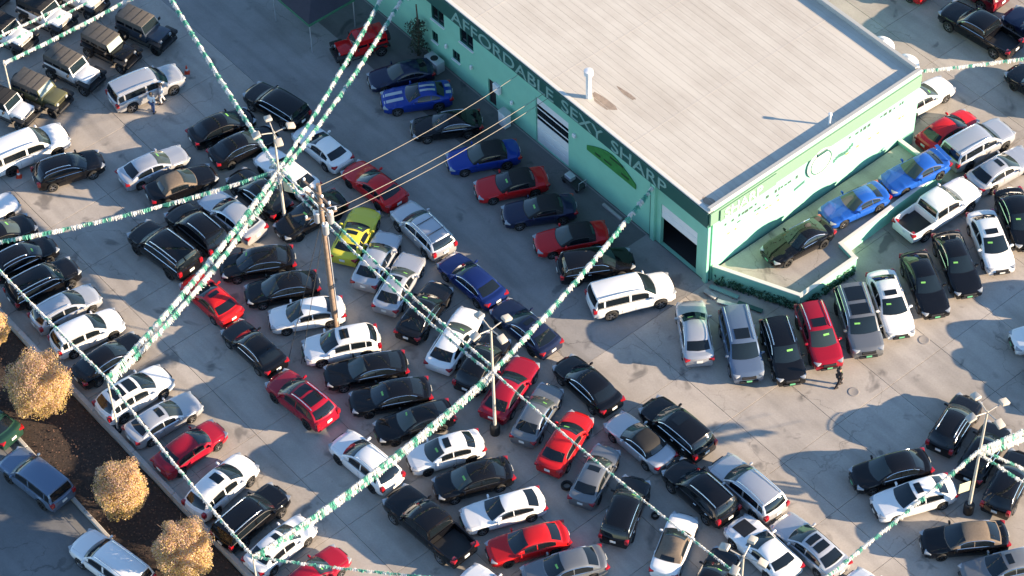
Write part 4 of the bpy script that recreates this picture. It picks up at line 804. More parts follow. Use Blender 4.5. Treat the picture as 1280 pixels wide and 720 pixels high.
# doors and windows
gd = link('garage_door', MB().bbox((2.6, -.10, 3.0), (3.24, .06, 1.24), .01).mesh('garage_door'), WALLW, BLD)
for k in range(2): link('door_panel', MB().bbox((2.6, -.058, 2.72 + .60 * k), (3.1, .03, .54), .01).mesh('door_panel'), WALLW, gd)
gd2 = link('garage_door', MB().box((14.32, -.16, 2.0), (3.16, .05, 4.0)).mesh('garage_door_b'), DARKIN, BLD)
for k in range(6):
    glassrow = k in (3, 4)
    if not glassrow: link('door_panel', MB().bbox((14.32, -.11, .33 + k * .665), (3.1, .06, .64), .012).mesh('door_panel_b'), WALLW, gd2)
    else:
        link('door_panel', MB().bbox((14.32, -.12, .33 + k * .665), (3.1, .05, .10), .012).mesh('door_rail'), WALLW, gd2)
        for q in range(4):
            for zz in (-.19, .19): link('door_pane', MB().bbox((14.32 - 1.14 + q * .76, -.115, .33 + k * .665 + zz), (.70, .03, .25), .005).mesh('door_pane'), GLASS, gd2)
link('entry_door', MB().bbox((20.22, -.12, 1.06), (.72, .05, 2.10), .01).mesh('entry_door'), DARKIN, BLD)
for w in WINS:
    cx, cz, ww, hh = (w[0] + w[1]) / 2, (w[2] + w[3]) / 2, w[1] - w[0], w[3] - w[2]
    wo = link('window', MB().box((cx, -.13, cz), (ww - .01, .03, hh - .01)).mesh('window'), GLASS, BLD)
    f = MB()
    for sx in (-1, 1): f.box((cx + sx * (ww / 2 - .03), -.07, cz), (.06, .10, hh - .02))
    f.box((cx, -.075, cz), (.04, .08, hh - .14)); f.box((cx, -.07, cz + hh / 2 - .03), (ww - .14, .10, .06)); f.box((cx, -.07, cz - hh / 2 + .03), (ww - .14, .10, .06))
    link('window_frame', f.mesh('window_frame'), DKTEAL, wo)
    link('window_sill', MB().bbox((cx, .05, cz - hh / 2 - .04), (ww + .12, .14, .06), .01).mesh('window_sill'), WALLW, wo)
link('wall_lamp', MB().bbox((24.75, .10, 2.02), (.16, .18, .32), .03).mesh('wall_lamp'), WALLW, BLD)
link('wall_lamp', MB().bbox((22.2, .10, 1.98), (.16, .18, .32), .03).mesh('wall_lamp'), WALLW, BLD)
link('wall_lamp', MB().bbox((18.15, .10, 1.80), (.18, .18, .30), .03).mesh('wall_lamp'), WALLW, BLD)
link('wall_lamp', MB().bbox((12.1, .10, 3.45), (.28, .18, .28), .03).mesh('wall_lamp'), WALLW, BLD)
link('meter_box', MB().bbox((19.55, .14, 2.05), (.62, .26, .70), .03).mesh('meter_box'), WALLW, BLD)
# arched banner on the wall
bn = MB(); N_ = 16; v = []
for i in range(N_ + 1):
    x = 10.95 - 4.5 * i / N_; q = i / N_
    zt = 3.20 + .30 + 1.15 * math.sin(math.pi * (q * .86 + .07)) ** 1.0 * (1 - .25 * abs(q - .5)) - .24
    v += [(x, .03, 3.10), (x, .03, zt), (x, .07, 3.10), (x, .07, zt)]
f = []
for i in range(N_):
    k = 4 * i; f += [(k + 2, k + 3, k + 7, k + 6), (k + 1, k + 5, k + 7, k + 3), (k, k + 2, k + 6, k + 4)]
f += [(0, 1, 3, 2), (4 * N_, 4 * N_ + 2, 4 * N_ + 3, 4 * N_ + 1)]
bn.add(v, f); banner = link('wall_banner', bn.mesh('wall_banner'), GREENS, BLD)
for (x, z, w_, h_) in ((9.9, 3.42, .5, .16), (8.2, 4.12, 1.2, .16), (7.4, 3.5, .7, .16), (9.0, 3.48, .7, .14)):
    link('banner_mark', MB().bbox((x, .078, z), (w_, .02, h_), .005).mesh('banner_mark'), GREEND, banner)
# roof furniture
def roof_pipe(a_, b_, h, r, label_):
    o = link('roof_vent', MB().lathe([(r, 0), (r, h * .82), (r * 1.7, h * .84), (r * 1.7, h * .98), (r * .6, h), (.001, h)], 14, 'z', Matrix.Translation((a_, -b_, BH - .03))).mesh('roof_vent', 40), WALLW, BLD); o['label'] = label_
roof_pipe(11.95, .95, 2.3, .17, 'tall white flue pipe on the cream roof')
roof_pipe(.55, 10.3, 1.0, .07, 'short vent pipe near the street parapet')
roof_pipe(12.5, 16.3, .9, .10, 'vent pipe near the back parapet')
blot('roof_stain', 11.0, 1.35, .95, .42, .4); blot('roof_stain', 10.6, 2.9, .8, .16, 1.4); blot('roof_stain', .75, .55, .42, .28, 2.2)

# ------------------------------------------------------------------ raised display platform
PLAT = thing('display_platform', 'raised concrete platform with teal planter walls in front of the street wall', 'platform', BO, BT)
poly = [(-.16, .45), (-.16, 16.4), (-3.6, 16.4), (-3.85, 7.45), (-5.2, 7.25), (-5.2, 2.70)]
pd = MB(); n_ = len(poly)
pd.add([(a_, -b_, 1.0) for a_, b_ in poly], [tuple(range(n_))]); pd.add([(a_, -b_, .85) for a_, b_ in poly], [tuple(range(n_))[::-1]])
pm_ = pd.mesh('deck')
for q in pm_.polygons: pass
link('deck', pm_, CONCRETE, PLAT)
for ci, (p_, q_) in enumerate(list(zip(poly, poly[1:] + poly[:1]))[1:]):
    P0, P1 = Vector((p_[0], -p_[1], 0)), Vector((q_[0], -q_[1], 0)); d = (P1 - P0); ln = d.length; an = math.atan2(d.y, d.x)
    M = Matrix.Translation((P0 + P1) / 2) @ Matrix.Rotation(an, 4, 'Z')
    link('platform_wall', MB().bbox((0, 0, .62), (ln + .22, .22 - .006 * ci, 1.235 + .004 * ci), .02, 1, M).mesh('platform_wall'), TEAL, PLAT)
    link('wall_cap', MB().bbox((0, 0, 1.278 + .006 * ci), (ln + .30, .30 - .006 * ci, .06), .015, 1, M).mesh('wall_cap'), FLASH, PLAT)
IVY = mat('ivy', (0.020, 0.075, 0.035), rough=.8, var=.5, scale=9)
iv = MB(); rr = random.Random(3)
for s0, s1, cnt in (((-.3, .45), (-5.2, 2.70), 420), ((-5.2, 2.7), (-5.2, 7.2), 260)):
    for _ in range(cnt):
        q = rr.random(); z = .05 + .75 * rr.random() ** 1.3; off = .14 + rr.random() * .10
        p = Vector((s0[0] + (s1[0] - s0[0]) * q, -(s0[1] + (s1[1] - s0[1]) * q), z)); nrm = Vector((-.41, .91, 0)) if s0[0] > -1 else Vector((-1, 0, 0))
        p += nrm * off; e = Vector((rr.uniform(-1, 1), rr.uniform(-1, 1), rr.uniform(-1, 1))).normalized() * .09; w = Vector((rr.uniform(-1, 1), rr.uniform(-1, 1), rr.uniform(-1, 1))).normalized() * .09
        iv.add([p - e, p + w, p + e, p - w], [(0, 1, 2, 3)])
link('ivy_cover', iv.mesh('ivy_cover'), IVY, PLAT)['kind'] = 'stuff'

# ------------------------------------------------------------------ poles
def light_pole(x, y, h, label, sign_z=None, az=0.0, heads=4, sgn_az=0.0):
    t = thing('light_pole', label, 'light pole', (x, y, 0), 0, 'light poles of the lot')
    link('pole_base', MB().lathe([(.30, 0), (.30, .7), (.24, .78), (.001, .78)], 14, 'z').mesh('pole_base', 40), TRIM, t)
    link('shaft', MB().tube((0, 0, .5), (0, 0, h - .1), .10, .06, 10).mesh('shaft', 50), POLE, t)
    for k in range(heads):
        a = az + k * 2 * math.pi / heads; d = Vector((math.cos(a), math.sin(a), 0))
        arm = link('arm', MB().path([Vector((0, 0, h - .25)), Vector((0, 0, h - .15)) + d * .35, Vector((0, 0, h - .08)) + d * .75], .04, 6).mesh('arm', 60), POLE, t)
        M = Matrix.Translation(Vector((0, 0, h - .03)) + d * 1.08) @ Matrix.Rotation(a, 4, 'Z') @ Matrix.Rotation(rad(16), 4, 'Y')
        hd = link('flood_lamp', MB().bbox((0, 0, 0), (.52, .44, .20), .05, 2, M).mesh('flood_lamp', 40), POLE, arm)
        link('lens', MB().bbox((0, 0, -.105), (.42, .34, .02), .01, 1, M).mesh('lens'), LAMP, arm)
    if sign_z:
        d = Vector((math.cos(sgn_az), math.sin(sgn_az), 0))
        M = Matrix.Translation(Vector((0, 0, sign_z)) + d * .56) @ Matrix.Rotation(sgn_az, 4, 'Z')
        link('sign_panel', MB().bbox((0, 0, 0), (.70, .05, .85), .02, 1, M).mesh('sign_panel'), SIGNY, t)
    return t
light_pole(-13.92, 5.84, 8.3, 'cream light pole with four floodlights and yellow sign at upper left', 3.5, rad(20), 4, rad(-20))
light_pole(-1.23, -11.03, 9.5, 'cream light pole with four floodlights in the middle of the lot', None, rad(35))
light_pole(25.14, -17.68, 9.25, 'cream light pole with three floodlights and yellow sign at right', 2.6, rad(28), 4, rad(200))
light_pole(11.45, -26.1, 8.6, 'floodlight pole whose top just reaches the bottom edge', None, rad(60))
def short_pole(x, y, h, label):
    t = thing('streamer_pole', label, 'pole', (x, y, 0), 0, 'short streamer poles along the edge wall')
    link('shaft', MB().tube((0, 0, 0), (0, 0, h), .06, .05, 8).mesh('shaft_short', 50), POLE, t)
    link('cap', MB().lathe([(.07, 0), (.07, .05), (.001, .09)], 8, 'z', Matrix.Translation((0, 0, h))).mesh('cap'), POLE, t)
    link('foot', MB().lathe([(.22, 0), (.22, .22), (.08, .3)], 10, 'z').mesh('foot'), TRIM, t)
short_pole(-23.07, -10.04, 5.0, 'short pale streamer pole behind the white SUV with dark sunroofs')
short_pole(-14.3, -22.47, 4.75, 'short pale streamer pole at the bottom edge by the white saloon')
short_pole(-31.9, 16.9, 4.1, 'short pale streamer pole at the left edge beside the off-roaders')

UP = thing('utility_pole', 'tall brown wooden utility pole with crossarms and transformers', 'utility pole', (-10.61, -2.61, 0))
link('shaft', MB().tube((0, 0, 0), (-.12, .1, 12.3), .19, .13, 12).mesh('shaft_wood', 60), WOOD, UP)
for z, ln, a in ((11.7, 2.6, rad(128)), (10.9, 2.4, rad(128)), (9.6, 1.9, rad(20))):
    d = Vector((math.cos(a), math.sin(a), 0)); M = Matrix.Translation((-.1, .1, z)) @ Matrix.Rotation(a, 4, 'Z') @ Matrix.Translation((0, .17, 0))
    arm = link('crossarm', MB().bbox((0, 0, 0), (ln, .11, .14), .01, 1, M).mesh('crossarm'), WOOD, UP)
    for q in (-.46, -.2, .2, .46):
        link('insulator', MB().lathe([(.03, 0), (.075, .05), (.05, .10), (.085, .14), (.05, .2), (.001, .22)], 8, 'z', M @ Matrix.Translation((q * ln, 0, .07))).mesh('insulator', 50), WALLW, arm)
    br = MB()
    for s in (-1, 1): br.tube(M @ Vector((s * ln * .3, -.02, -.06)), M @ Vector((0, -.06, -.7)), .018, n=5)
    link('brace', br.mesh('brace'), GALV, arm)
for dx, dy, z, r, h in ((.36, .20, 9.0, .20, .85), (-.38, .10, 9.2, .19, .8), (.08, -.4, 8.7, .19, .8)):
    tr = link('transformer', MB().lathe([(.001, 0), (r * .9, 0), (r, .05), (r, h - .06), (r * 1.06, h - .04), (r * .9, h), (.001, h + .05)], 16, 'z', Matrix.Translation((dx, dy, z))).mesh('transformer', 40), GALV, UP)
    for q in (-.1, .1): link('bushing', MB().lathe([(.05, 0), (.06, .08), (.03, .16), (.001, .18)], 8, 'z', Matrix.Translation((dx + q, dy, z + h + .02))).mesh('bushing'), WALLW, tr)
link('meter_conduit', MB().tube((.20, -.05, 0), (.12, 0, 8.0), .04, n=6).mesh('meter_conduit'), GALV, UP)

def wire(label, p0, p1, sag, r=.018, material=WIRE, name='power_line'):
    p0, p1 = Vector(p0), Vector(p1)
    pts = [p0.lerp(p1, i / 24) - Vector((0, 0, sag * 4 * (i / 24) * (1 - i / 24))) for i in range(25)]
    return tag(link(name, MB().path(pts, r, 5).mesh(name), material), label, 'cable', 'power lines' if name == 'power_line' else 'guy wires')
UT = Vector((-10.7, -2.5, 0))
wire('upper tan power line from the wooden pole to the building', UT + Vector((.1, .1, 12.1)), bl(16.9, -.22, 5.5), .5)
wire('left strand of the lower pair of tan power lines', UT + Vector((.3, .2, 9.7)), bl(14.75, -.22, 5.25), .45)
wire('right strand of the lower pair of tan power lines', UT + Vector((.55, .0, 9.5)), bl(14.35, -.22, 5.15), .5)
wire('left guy wire dropping from the wooden pole to the ground', UT + Vector((-.1, 0, 9.2)), (-13.35, -4.98, 0), .0, .02, DKWIRE, 'guy_wire')
wire('right guy wire dropping from the wooden pole to the ground', UT + Vector((0, -.1, 8.6)), (-12.6, -5.4, 0), .0, .02, DKWIRE, 'guy_wire')

# ------------------------------------------------------------------ pennant streamers
def tuft(seed, ln, k_=12, spread=.17):
    r = random.Random(seed); m = MB()
    for k in range(k_):
        a = r.uniform(0, 2 * math.pi); x0 = r.uniform(-.15, .15); l_ = ln * r.uniform(.7, 1.1); wd = r.uniform(.04, .075)
        s = Vector((math.cos(a), math.sin(a), r.uniform(-.4, .4))) * wd; o = Vector((r.uniform(-.10, .10), r.uniform(-spread, spread), 0))
        p0 = Vector((x0, o.y * .3, .03)); p1 = p0 + o * .7 - Vector((0, 0, l_ * .4)); p2 = p0 + o * 1.2 - Vector((0, 0, l_))
        m.add([p0 - s * .9, p0 + s * .9, p1 + s, p1 - s, p2 + s * .7, p2 - s * .7], [(0, 1, 2, 3), (3, 2, 4, 5)])
    return m.mesh('pennant')
TUFTS = [tuft(i, .40) for i in range(6)]
THIN = [tuft(20 + i, .22, 9, .09) for i in range(5)]
prs = random.Random(9)
def streamer(label, p0, p1, sag, thin=False, run=(6, 4), step=.11, sc=1.0):
    p0, p1 = Vector(p0), Vector(p1); ln = (p1 - p0).length; n = max(2, int(ln / 1.0))
    at = lambda q: p0.lerp(p1, q) - Vector((0, 0, sag * 4 * q * (1 - q)))
    root = tag(link('pennant_streamer', MB().path([at(i / n) - p0 for i in range(n + 1)], .012, 4).mesh('rope'), PENW, None, p0), label, 'streamer', 'green and white streamers')
    az = math.atan2(p1.y - p0.y, p1.x - p0.x); cnt = int(ln / step); run_w, run_g = run
    for i in range(cnt):
        q = (i + .5) / cnt; p = at(q)
        if not in_view(p, 1.06): continue
        green = (i % (run_w + run_g)) >= run_w
        if prs.random() < .07: green = not green
        s = .66 * sc * prs.uniform(.85, 1.15)
        link('pennant', prs.choice(THIN if thin else TUFTS), PENG if green else PENW, root, p - p0, (prs.uniform(-.18, .18), prs.uniform(-.1, .1), az + (math.pi if prs.random() < .5 else 0)), (s, s, s))
H1, H2, H5 = Vector((-13.92, 5.84, 4.95)), Vector((-1.23, -11.03, 5.7)), Vector((25.14, -17.68, 5.85))
H3, H4, H6 = Vector((-23.07, -10.04, 4.95)), Vector((-14.3, -22.47, 4.7)), Vector((11.45, -26.1, 5.6))
ext = lambda a_, b_, k: a_ + (Vector(b_) - a_) * k
streamer('streamer from the upper left pole up to the top edge', H1, ext(H1, (-21.18, 21.16, 5), 1.5), .5, sc=.9)
streamer('left one of two streamers from the upper left pole to the green wall', H1, bl(29.6, -.25, 5.4), .5, sc=.9)
streamer('right one of two streamers from the upper left pole to the green wall', H1 + Vector((.25, 0, -.1)), bl(28.0, -.25, 5.4), .6, sc=.9)
streamer('streamer from the upper left pole to the left edge', H1, ext(H1, (-30.4, 1.46, 4.6), 1.25), .75, run=(6, 5), sc=.9)
streamer('upper strand of the thick streamer from upper left pole to the short pole', H1, H3, .55, sc=1.12, run=(8, 3))
streamer('lower strand of the thick streamer from upper left pole to the short pole', H1 + Vector((.2, -.2, -.15)), H3 + Vector((.15, -.1, -.2)), .9, sc=1.12, run=(9, 3))
streamer('left strand of the thin pair between upper left and central pole', H1 + Vector((-.1, -.1, -.05)), H2 + Vector((-.15, -.1, 0)), .8, thin=True)
streamer('right strand of the thin pair between upper left and central pole', H1 + Vector((.15, .1, -.05)), H2 + Vector((.15, .15, 0)), .5, thin=True)
streamer('streamer from the central pole to the pilaster of the green wall', H2, bl(4.8, -.25, 4.75), .45, run=(6, 3))
streamer('upper strand of the streamer from the central pole to the bottom left pole', H2, H4, .7, run=(8, 3), sc=1.05)
streamer('lower strand of the streamer from the central pole to the bottom left pole', H2 + Vector((0, -.2, -.15)), H4 + Vector((.1, -.1, -.1)), .85, run=(6, 3), sc=.8)
streamer('thin white streamer from the central pole to the bottom floodlight pole', H2, H6 + Vector((0, 0, 1.0)), .4, thin=True, run=(8, 2), sc=.85)
streamer('thin white streamer from the short pole to the left edge', H3, ext(H3, (-30.37, -.39, 3.6), 1.3), .2, thin=True, run=(9, 1), sc=1.1)
streamer('thin white streamer along the edge wall between the two short poles', H3, H4, .35, thin=True, run=(9, 1), sc=1.1)
streamer('streamer along the bottom edge between short pole and floodlight pole', H4, H6, .9, thin=True, run=(3, 5))
streamer('upper strand of the thick streamer from the right pole to the right edge', H5, ext(H5, (27.9, -15.89, 5.1), 2.2), .1, run=(14, 2), sc=1.15)
streamer('lower strand of the thick streamer from the right pole to the right edge', H5 + Vector((0, -.15, -.2)), ext(H5, (27.9, -16.0, 4.9), 2.2), .15, run=(14, 2), sc=1.1)
streamer('streamer from the right pole down to the bottom edge', H5, ext(H5, (16.78, -23.83, 4.1), 1.5), .35, run=(7, 3), sc=.8)
streamer('upper thin streamer from the right pole to the lower right edge', H5, ext(H5, (27.67, -18.03, 4.4), 2.5), .05, thin=True, run=(7, 3))
streamer('lower thin streamer from the right pole to the lower right edge', H5 + Vector((0, -.15, -.25)), ext(H5, (27.57, -18.68, 4.3), 2.5), .05, thin=True, run=(7, 3))
TL = Vector((-31.9, 16.9, 4.05))
streamer('lowest of three streamers across the upper left corner', TL, ext(TL, (-24.92, 22.42, 4), 1.6), .25, run=(5, 3), sc=.85)
streamer('topmost of three streamers across the upper left corner', (-36.0, 17.2, 4), (-25.5, 24.6, 4), .25, run=(8, 2), sc=.6)
streamer('middle one of three streamers across the upper left corner', (-36.0, 16.2, 4), (-24.5, 24.4, 4), .25, run=(6, 3), sc=.6)
streamer('streamer from the roof corner to the right edge', bl(.05, 17.7, 6.45), ext(bl(.05, 17.7, 6.45), (32.15, 12.37, 6.1), 1.6), .12, run=(8, 2), sc=.75)

# ------------------------------------------------------------------ autumn trees
LEAF = [film('leaf_gold', (0.66, 0.47, 0.16)), film('leaf_ochre', (0.62, 0.45, 0.27)), film('leaf_rose', (0.60, 0.40, 0.31)), film('leaf_lime', (0.56, 0.48, 0.17))]
def autumn_tree(label, x, y, r, h, seed):
    q = random.Random(seed); t = thing('autumn_tree', label, 'tree', (x, y, -.12), q.uniform(0, 6), 'autumn trees in the mulch bed')
    tr = MB(); tr.path([Vector((0, 0, 0)), Vector((.03, .02, .7)), Vector((0, .05, 1.4)), Vector((.02, 0, h))], [.11, .09, .08, .03], 8)
    for k in range(12):
        a = q.uniform(0, 6.28); z0 = q.uniform(.9, h * .8); l_ = r * q.uniform(.6, .85)
        tr.path([Vector((0, 0, z0)), Vector((math.cos(a) * l_ * .5, math.sin(a) * l_ * .5, z0 + .45)), Vector((math.cos(a) * l_, math.sin(a) * l_, z0 + q.uniform(.6, 1.3)))], [.045, .03, .01], 5)
    link('trunk', tr.mesh('trunk', 60), BARK, t)
    cz = h * .60; rz = h * .50
    lobes = []
    for k in range(44):
        d = Vector((q.gauss(0, 1), q.gauss(0, 1), q.gauss(0, 1))).normalized(); rr_ = q.uniform(.55, .86)
        lobes.append((Vector((d.x * r * rr_, d.y * r * rr_, cz + d.z * rz * rr_)), r * q.uniform(.20, .32)))
    v = []; f = []; mi = []
    for k in range(40000):
        d = Vector((q.gauss(0, 1), q.gauss(0, 1), q.gauss(0, 1))).normalized()
        if q.random() < .5:
            c, lr = q.choice(lobes); p = c + d * lr * q.random() ** .45
        else:
            k2 = q.random() ** .33 * (.88 + .12 * math.sin(5 * d.x + seed) * math.cos(6 * d.y) + .05 * math.sin(9 * d.z)); tp_ = 1 - .18 * max(0, d.z)
            p = Vector((d.x * r * k2 * tp_, d.y * r * k2 * tp_, cz + d.z * rz * k2 * 1.05))
        s = q.uniform(.022, .044); n_ = (d + Vector((q.uniform(-1, 1), q.uniform(-1, 1), q.uniform(-.3, 1)))).normalized(); e = n_.orthogonal().normalized()
        e = Matrix.Rotation(q.uniform(0, 6.28), 3, n_) @ e; g_ = n_.cross(e); k0 = len(v)
        v += [p - e * s * 1.3, p + g_ * s * .8, p + e * s * 1.3, p - g_ * s * .8]; f.append((k0, k0 + 1, k0 + 2, k0 + 3))
        low = 1 - max(0, min(1, (p.z - .5) / (h - .5)))
        u = q.random()
        mi.append((0 if u < .45 else 3 if u < .65 else 1) if q.random() < low * .9 + .15 else (2 if u < .5 else 1 if u < .85 else 0))
    me = mk('crown', v, f)
    for m_ in LEAF: me.materials.append(m_)
    me.polygons.foreach_set('material_index', mi)
    o = bpy.data.objects.new('crown', me); COL.objects.link(o); o.parent = t
autumn_tree('largest golden autumn tree beside the black saloon, upper of the mulch bed', -27.5, -8.3, 2.05, 4.3, 1)
autumn_tree('middle golden autumn tree beside the deep red saloon', -22.2, -15.8, 1.65, 3.9, 2)
autumn_tree('lowest golden autumn tree near the bottom edge', -18.4, -20.2, 1.8, 4.1, 3)
autumn_tree('pinkish autumn tree half cut by the left edge', -31.0, -3.4, 1.35, 3.6, 4)
# fallen leaves over the bed
fl = MB(); q = random.Random(8)
for k in range(2600):
    a_, b_ = q.uniform(-12, 32), q.uniform(-37.9, -34.0); p = bl(a_, b_, -.03 + q.random() * .03); an = q.uniform(0, 6.28); s = q.uniform(.03, .06)
    e = Vector((math.cos(an), math.sin(an), q.uniform(-.3, .3))) * s; g_ = Vector((-math.sin(an), math.cos(an), q.uniform(-.3, .3))) * s
    fl.add([p - e, p + g_, p + e, p - g_], [(0, 1, 2, 3)])
o = link('fallen_leaves', fl.mesh('fallen_leaves'), mat('dry_leaf', (0.11, 0.06, 0.04), rough=.9)); o['kind'] = 'stuff'; tag(o, 'dry brown leaves scattered over the mulch bed', 'leaves')

# ------------------------------------------------------------------ people
SKIN = mat('skin', (0.42, 0.24, 0.16), rough=.6); HAIR = mat('dark_hair', (0.02, 0.014, 0.01), rough=.7)
def skinned(name, verts, edges, radii, material, parent, root=0, sub=2):
    me = bpy.data.meshes.new(name); me.from_pydata(verts, edges, []); o = bpy.data.objects.new(name, me); COL.objects.link(o)
    md = o.modifiers.new('skin', 'SKIN'); me.skin_vertices or None
    sk = me.skin_vertices[0].data
    for i, r in enumerate(radii): sk[i].radius = (r, r) if not isinstance(r, tuple) else r; sk[i].use_root = (i == root)
    md.use_smooth_shade = True; o.modifiers.new('sub', 'SUBSURF').levels = sub; o.modifiers['sub'].render_levels = sub
    bpy.context.view_layer.update(); ev = o.evaluated_get(bpy.context.evaluated_depsgraph_get()); out = bpy.data.meshes.new_from_object(ev); out.name = name
    bpy.data.objects.remove(o); return link(name, out, material, parent)
def person(label, x, y, rz, shirt, pants, hat=None, pose=0.0, holds=None):
    t = thing('person', label, 'person', (x, y, 0), rz, 'people on the lot')
    st = .10 + pose * .12
    J = {'pel': (0, 0, .95), 'belly': (0, 0, 1.12), 'chest': (.01, 0, 1.34), 'neck': (.01, 0, 1.50), 'jaw': (.03, 0, 1.58), 'head': (.015, 0, 1.67), 'crown': (.0, 0, 1.75),
         'hl': (0, .09, .90), 'kl': (st, .10, .50), 'al': (st * .6, .11, .09), 'tl': (st * .6 + .17, .12, .035), 'hr': (0, -.09, .90), 'kr': (-st * .2, -.10, .50), 'ar': (-st, -.11, .09), 'tr': (-st + .17, -.12, .035),
         'sl': (0, .19, 1.42), 'el': (-.02, .25, 1.15), 'wl': (.14, .22, .95), 'fl': (.20, .20, .87), 'sr': (0, -.19, 1.42), 'er': (-.04, -.25, 1.15), 'wr': (.10, -.24, .92), 'fr': (.15, -.23, .84)}
    K = list(J); ix = {k: i for i, k in enumerate(K)}
    rad_ = {'pel': .13, 'belly': .12, 'chest': .15, 'neck': .055, 'jaw': .07, 'head': .098, 'crown': .06, 'hl': .085, 'kl': .06, 'al': .045, 'tl': .04, 'hr': .085, 'kr': .06, 'ar': .045, 'tr': .04,
            'sl': .06, 'el': .045, 'wl': .032, 'fl': .035, 'sr': .06, 'er': .045, 'wr': .032, 'fr': .035}
    E = [('pel', 'belly'), ('belly', 'chest'), ('chest', 'neck'), ('neck', 'jaw'), ('jaw', 'head'), ('head', 'crown'), ('pel', 'hl'), ('hl', 'kl'), ('kl', 'al'), ('al', 'tl'), ('pel', 'hr'), ('hr', 'kr'), ('kr', 'ar'), ('ar', 'tr'),
         ('chest', 'sl'), ('sl', 'el'), ('el', 'wl'), ('wl', 'fl'), ('chest', 'sr'), ('sr', 'er'), ('er', 'wr'), ('wr', 'fr')]
    body = skinned('body', [J[k] for k in K], [(ix[a_], ix[b_]) for a_, b_ in E], [rad_[k] for k in K], SKIN, t)
    def sub_(name, keys, grow, material):
        ed = [(keys.index(a_), keys.index(b_)) for a_, b_ in E if a_ in keys and b_ in keys]
        return skinned(name, [J[k] for k in keys], ed, [rad_[k] + grow for k in keys], material, t)
    sub_('shirt', ['pel', 'belly', 'chest', 'sl', 'el', 'wl', 'sr', 'er', 'wr'], .025, shirt)
    sub_('trousers', ['pel', 'hl', 'kl', 'al', 'hr', 'kr', 'ar'], .022, pants)
    for sgn, k in ((1, 'l'), (-1, 'r')):
        p = Vector(J['a' + k]); link('shoe', MB().bbox((p.x + .07, p.y, .05), (.29, .11, .10), .035, 2).mesh('shoe', 50), TRIM, t)
    hm = MB().lathe([(.001, .135), (.06, .12), (.10, .07), (.115, 0), (.112, -.03)], 12, 'z', Matrix.Translation((-.01, 0, 1.70))).mesh('hair', 60)
    link('hair', hm, HAIR if hat is None else hat, t)
    for q in ((.108, .035, 1.68), (.108, -.035, 1.68)): link('eye', MB().bbox(q, (.02, .025, .015), .004).mesh('eye'), TRIM, body)
    link('nose', MB().bbox((.122, 0, 1.645), (.035, .028, .05), .01).mesh('nose'), SKIN, body)
    if holds:
        link('folder', MB().bbox((.24, .20, .92), (.02, .24, .32), .005).mesh('folder'), holds, t)
WSH = mat('white_shirt', (0.68, 0.68, 0.68), rough=.8); JEAN = mat('blue_jeans', (0.05, 0.09, 0.20), rough=.8); LGREY = mat('light_grey_cloth', (0.40, 0.41, 0.44), rough=.8); BLK = mat('dark_cloth', (0.016, 0.014, 0.016), rough=.85)
person('person in white shirt and blue jeans standing beside the large silver SUV', -22.8, 16.0, rad(60), WSH, JEAN)
person('person in white top and light grey trousers beside the silver SUV', -22.25, 16.85, rad(200), WSH, LGREY, pose=.6)
person('person in dark clothes holding something green, walking in the sunlit lane', 18.85, -8.4, rad(20), BLK, BLK, pose=1.2, holds=TAGG)

# ------------------------------------------------------------------ small things
def cone(x, y, label):
    t = thing('traffic_cone', label, 'traffic cone', (x, y, 0), 0, 'traffic cones')
    link('base', MB().bbox((0, 0, .02), (.36, .36, .04), .01).mesh('cone_base'), ORANGE, t); link('cone_body', MB().lathe([(.14, .04), (.03, .66), (.001, .67)], 14, 'z').mesh('cone_body', 50), ORANGE, t)
    link('collar', MB().lathe([(.105, .26), (.075, .40)], 14, 'z', Matrix.Scale(1.05, 4, (1, 0, 0)) @ Matrix.Scale(1.05, 4, (0, 1, 0))).mesh('collar', 50), WSH, t)
cone(-20.84, 19.57, 'orange traffic cone in front of the large silver SUV'); cone(-30.94, 10.61, 'orange traffic cone beside the long white SUV')
def tyre_thing(x, y, label, rr_):
    t = thing('loose_tyre', label, 'tyre', (x, y, 0), 0, 'loose tyres on the lot')
    link('tyre', MB().lathe([(rr_ * .6, .04), (rr_ * .9, 0), (rr_, .06), (rr_, .16), (rr_ * .9, .22), (rr_ * .6, .18), (rr_ * .6, .04)], 18, 'z').mesh('tyre', 50), TYRE, t)
tyre_thing(2.75, -15.05, 'black tyre lying left of the grey saloon with sunroof', .34); tyre_thing(7.63, -17.33, 'small tyre lying between the black SUV and the white convertible', .24)
ac = thing('air_conditioner', 'pale air conditioning unit standing against the green wall', 'air conditioner', bl(25.3, -.7), BT)
link('case', MB().bbox((0, 0, .5), (1.3, .7, .9), .04, 2).mesh('case', 40), GALV, ac); link('fan_grille', MB().lathe([(.001, .955), (.26, .955), (.28, .93)], 18, 'z').mesh('fan_grille'), TRIM, ac)
for s_ in (-.5, .5): link('foot', MB().box((s_, 0, .025), (.12, .6, .05)).mesh('foot_ac'), TRIM, ac)
bx = thing('cabinet', 'small white cabinet under the meter box on the green wall', 'cabinet', bl(18.3, -.6), BT)
link('case', MB().bbox((0, 0, .6), (.7, .5, 1.2), .03).mesh('case_b'), WALLW, bx); link('lid', MB().bbox((0, 0, 1.22), (.76, .56, .05), .015).mesh('lid_b'), GALV, bx)
tl = thing('trolley', 'dark metal trolley beside the green wall under the banner', 'trolley', bl(11.4, -.75), BT)
link('deck', MB().bbox((0, 0, .32), (1.6, .75, .07), .02).mesh('deck_t'), TRIM, tl); link('handle', MB().path([Vector((-.8, .3, .33)), Vector((-.85, .3, 1.0)), Vector((-.85, -.3, 1.0)), Vector((-.8, -.3, .33))], .025, 6).mesh('handle', 50), GALV, tl)
link('toolbox', MB().bbox((.35, 0, .52), (.6, .45, .32), .03).mesh('toolbox'), GALV, tl)
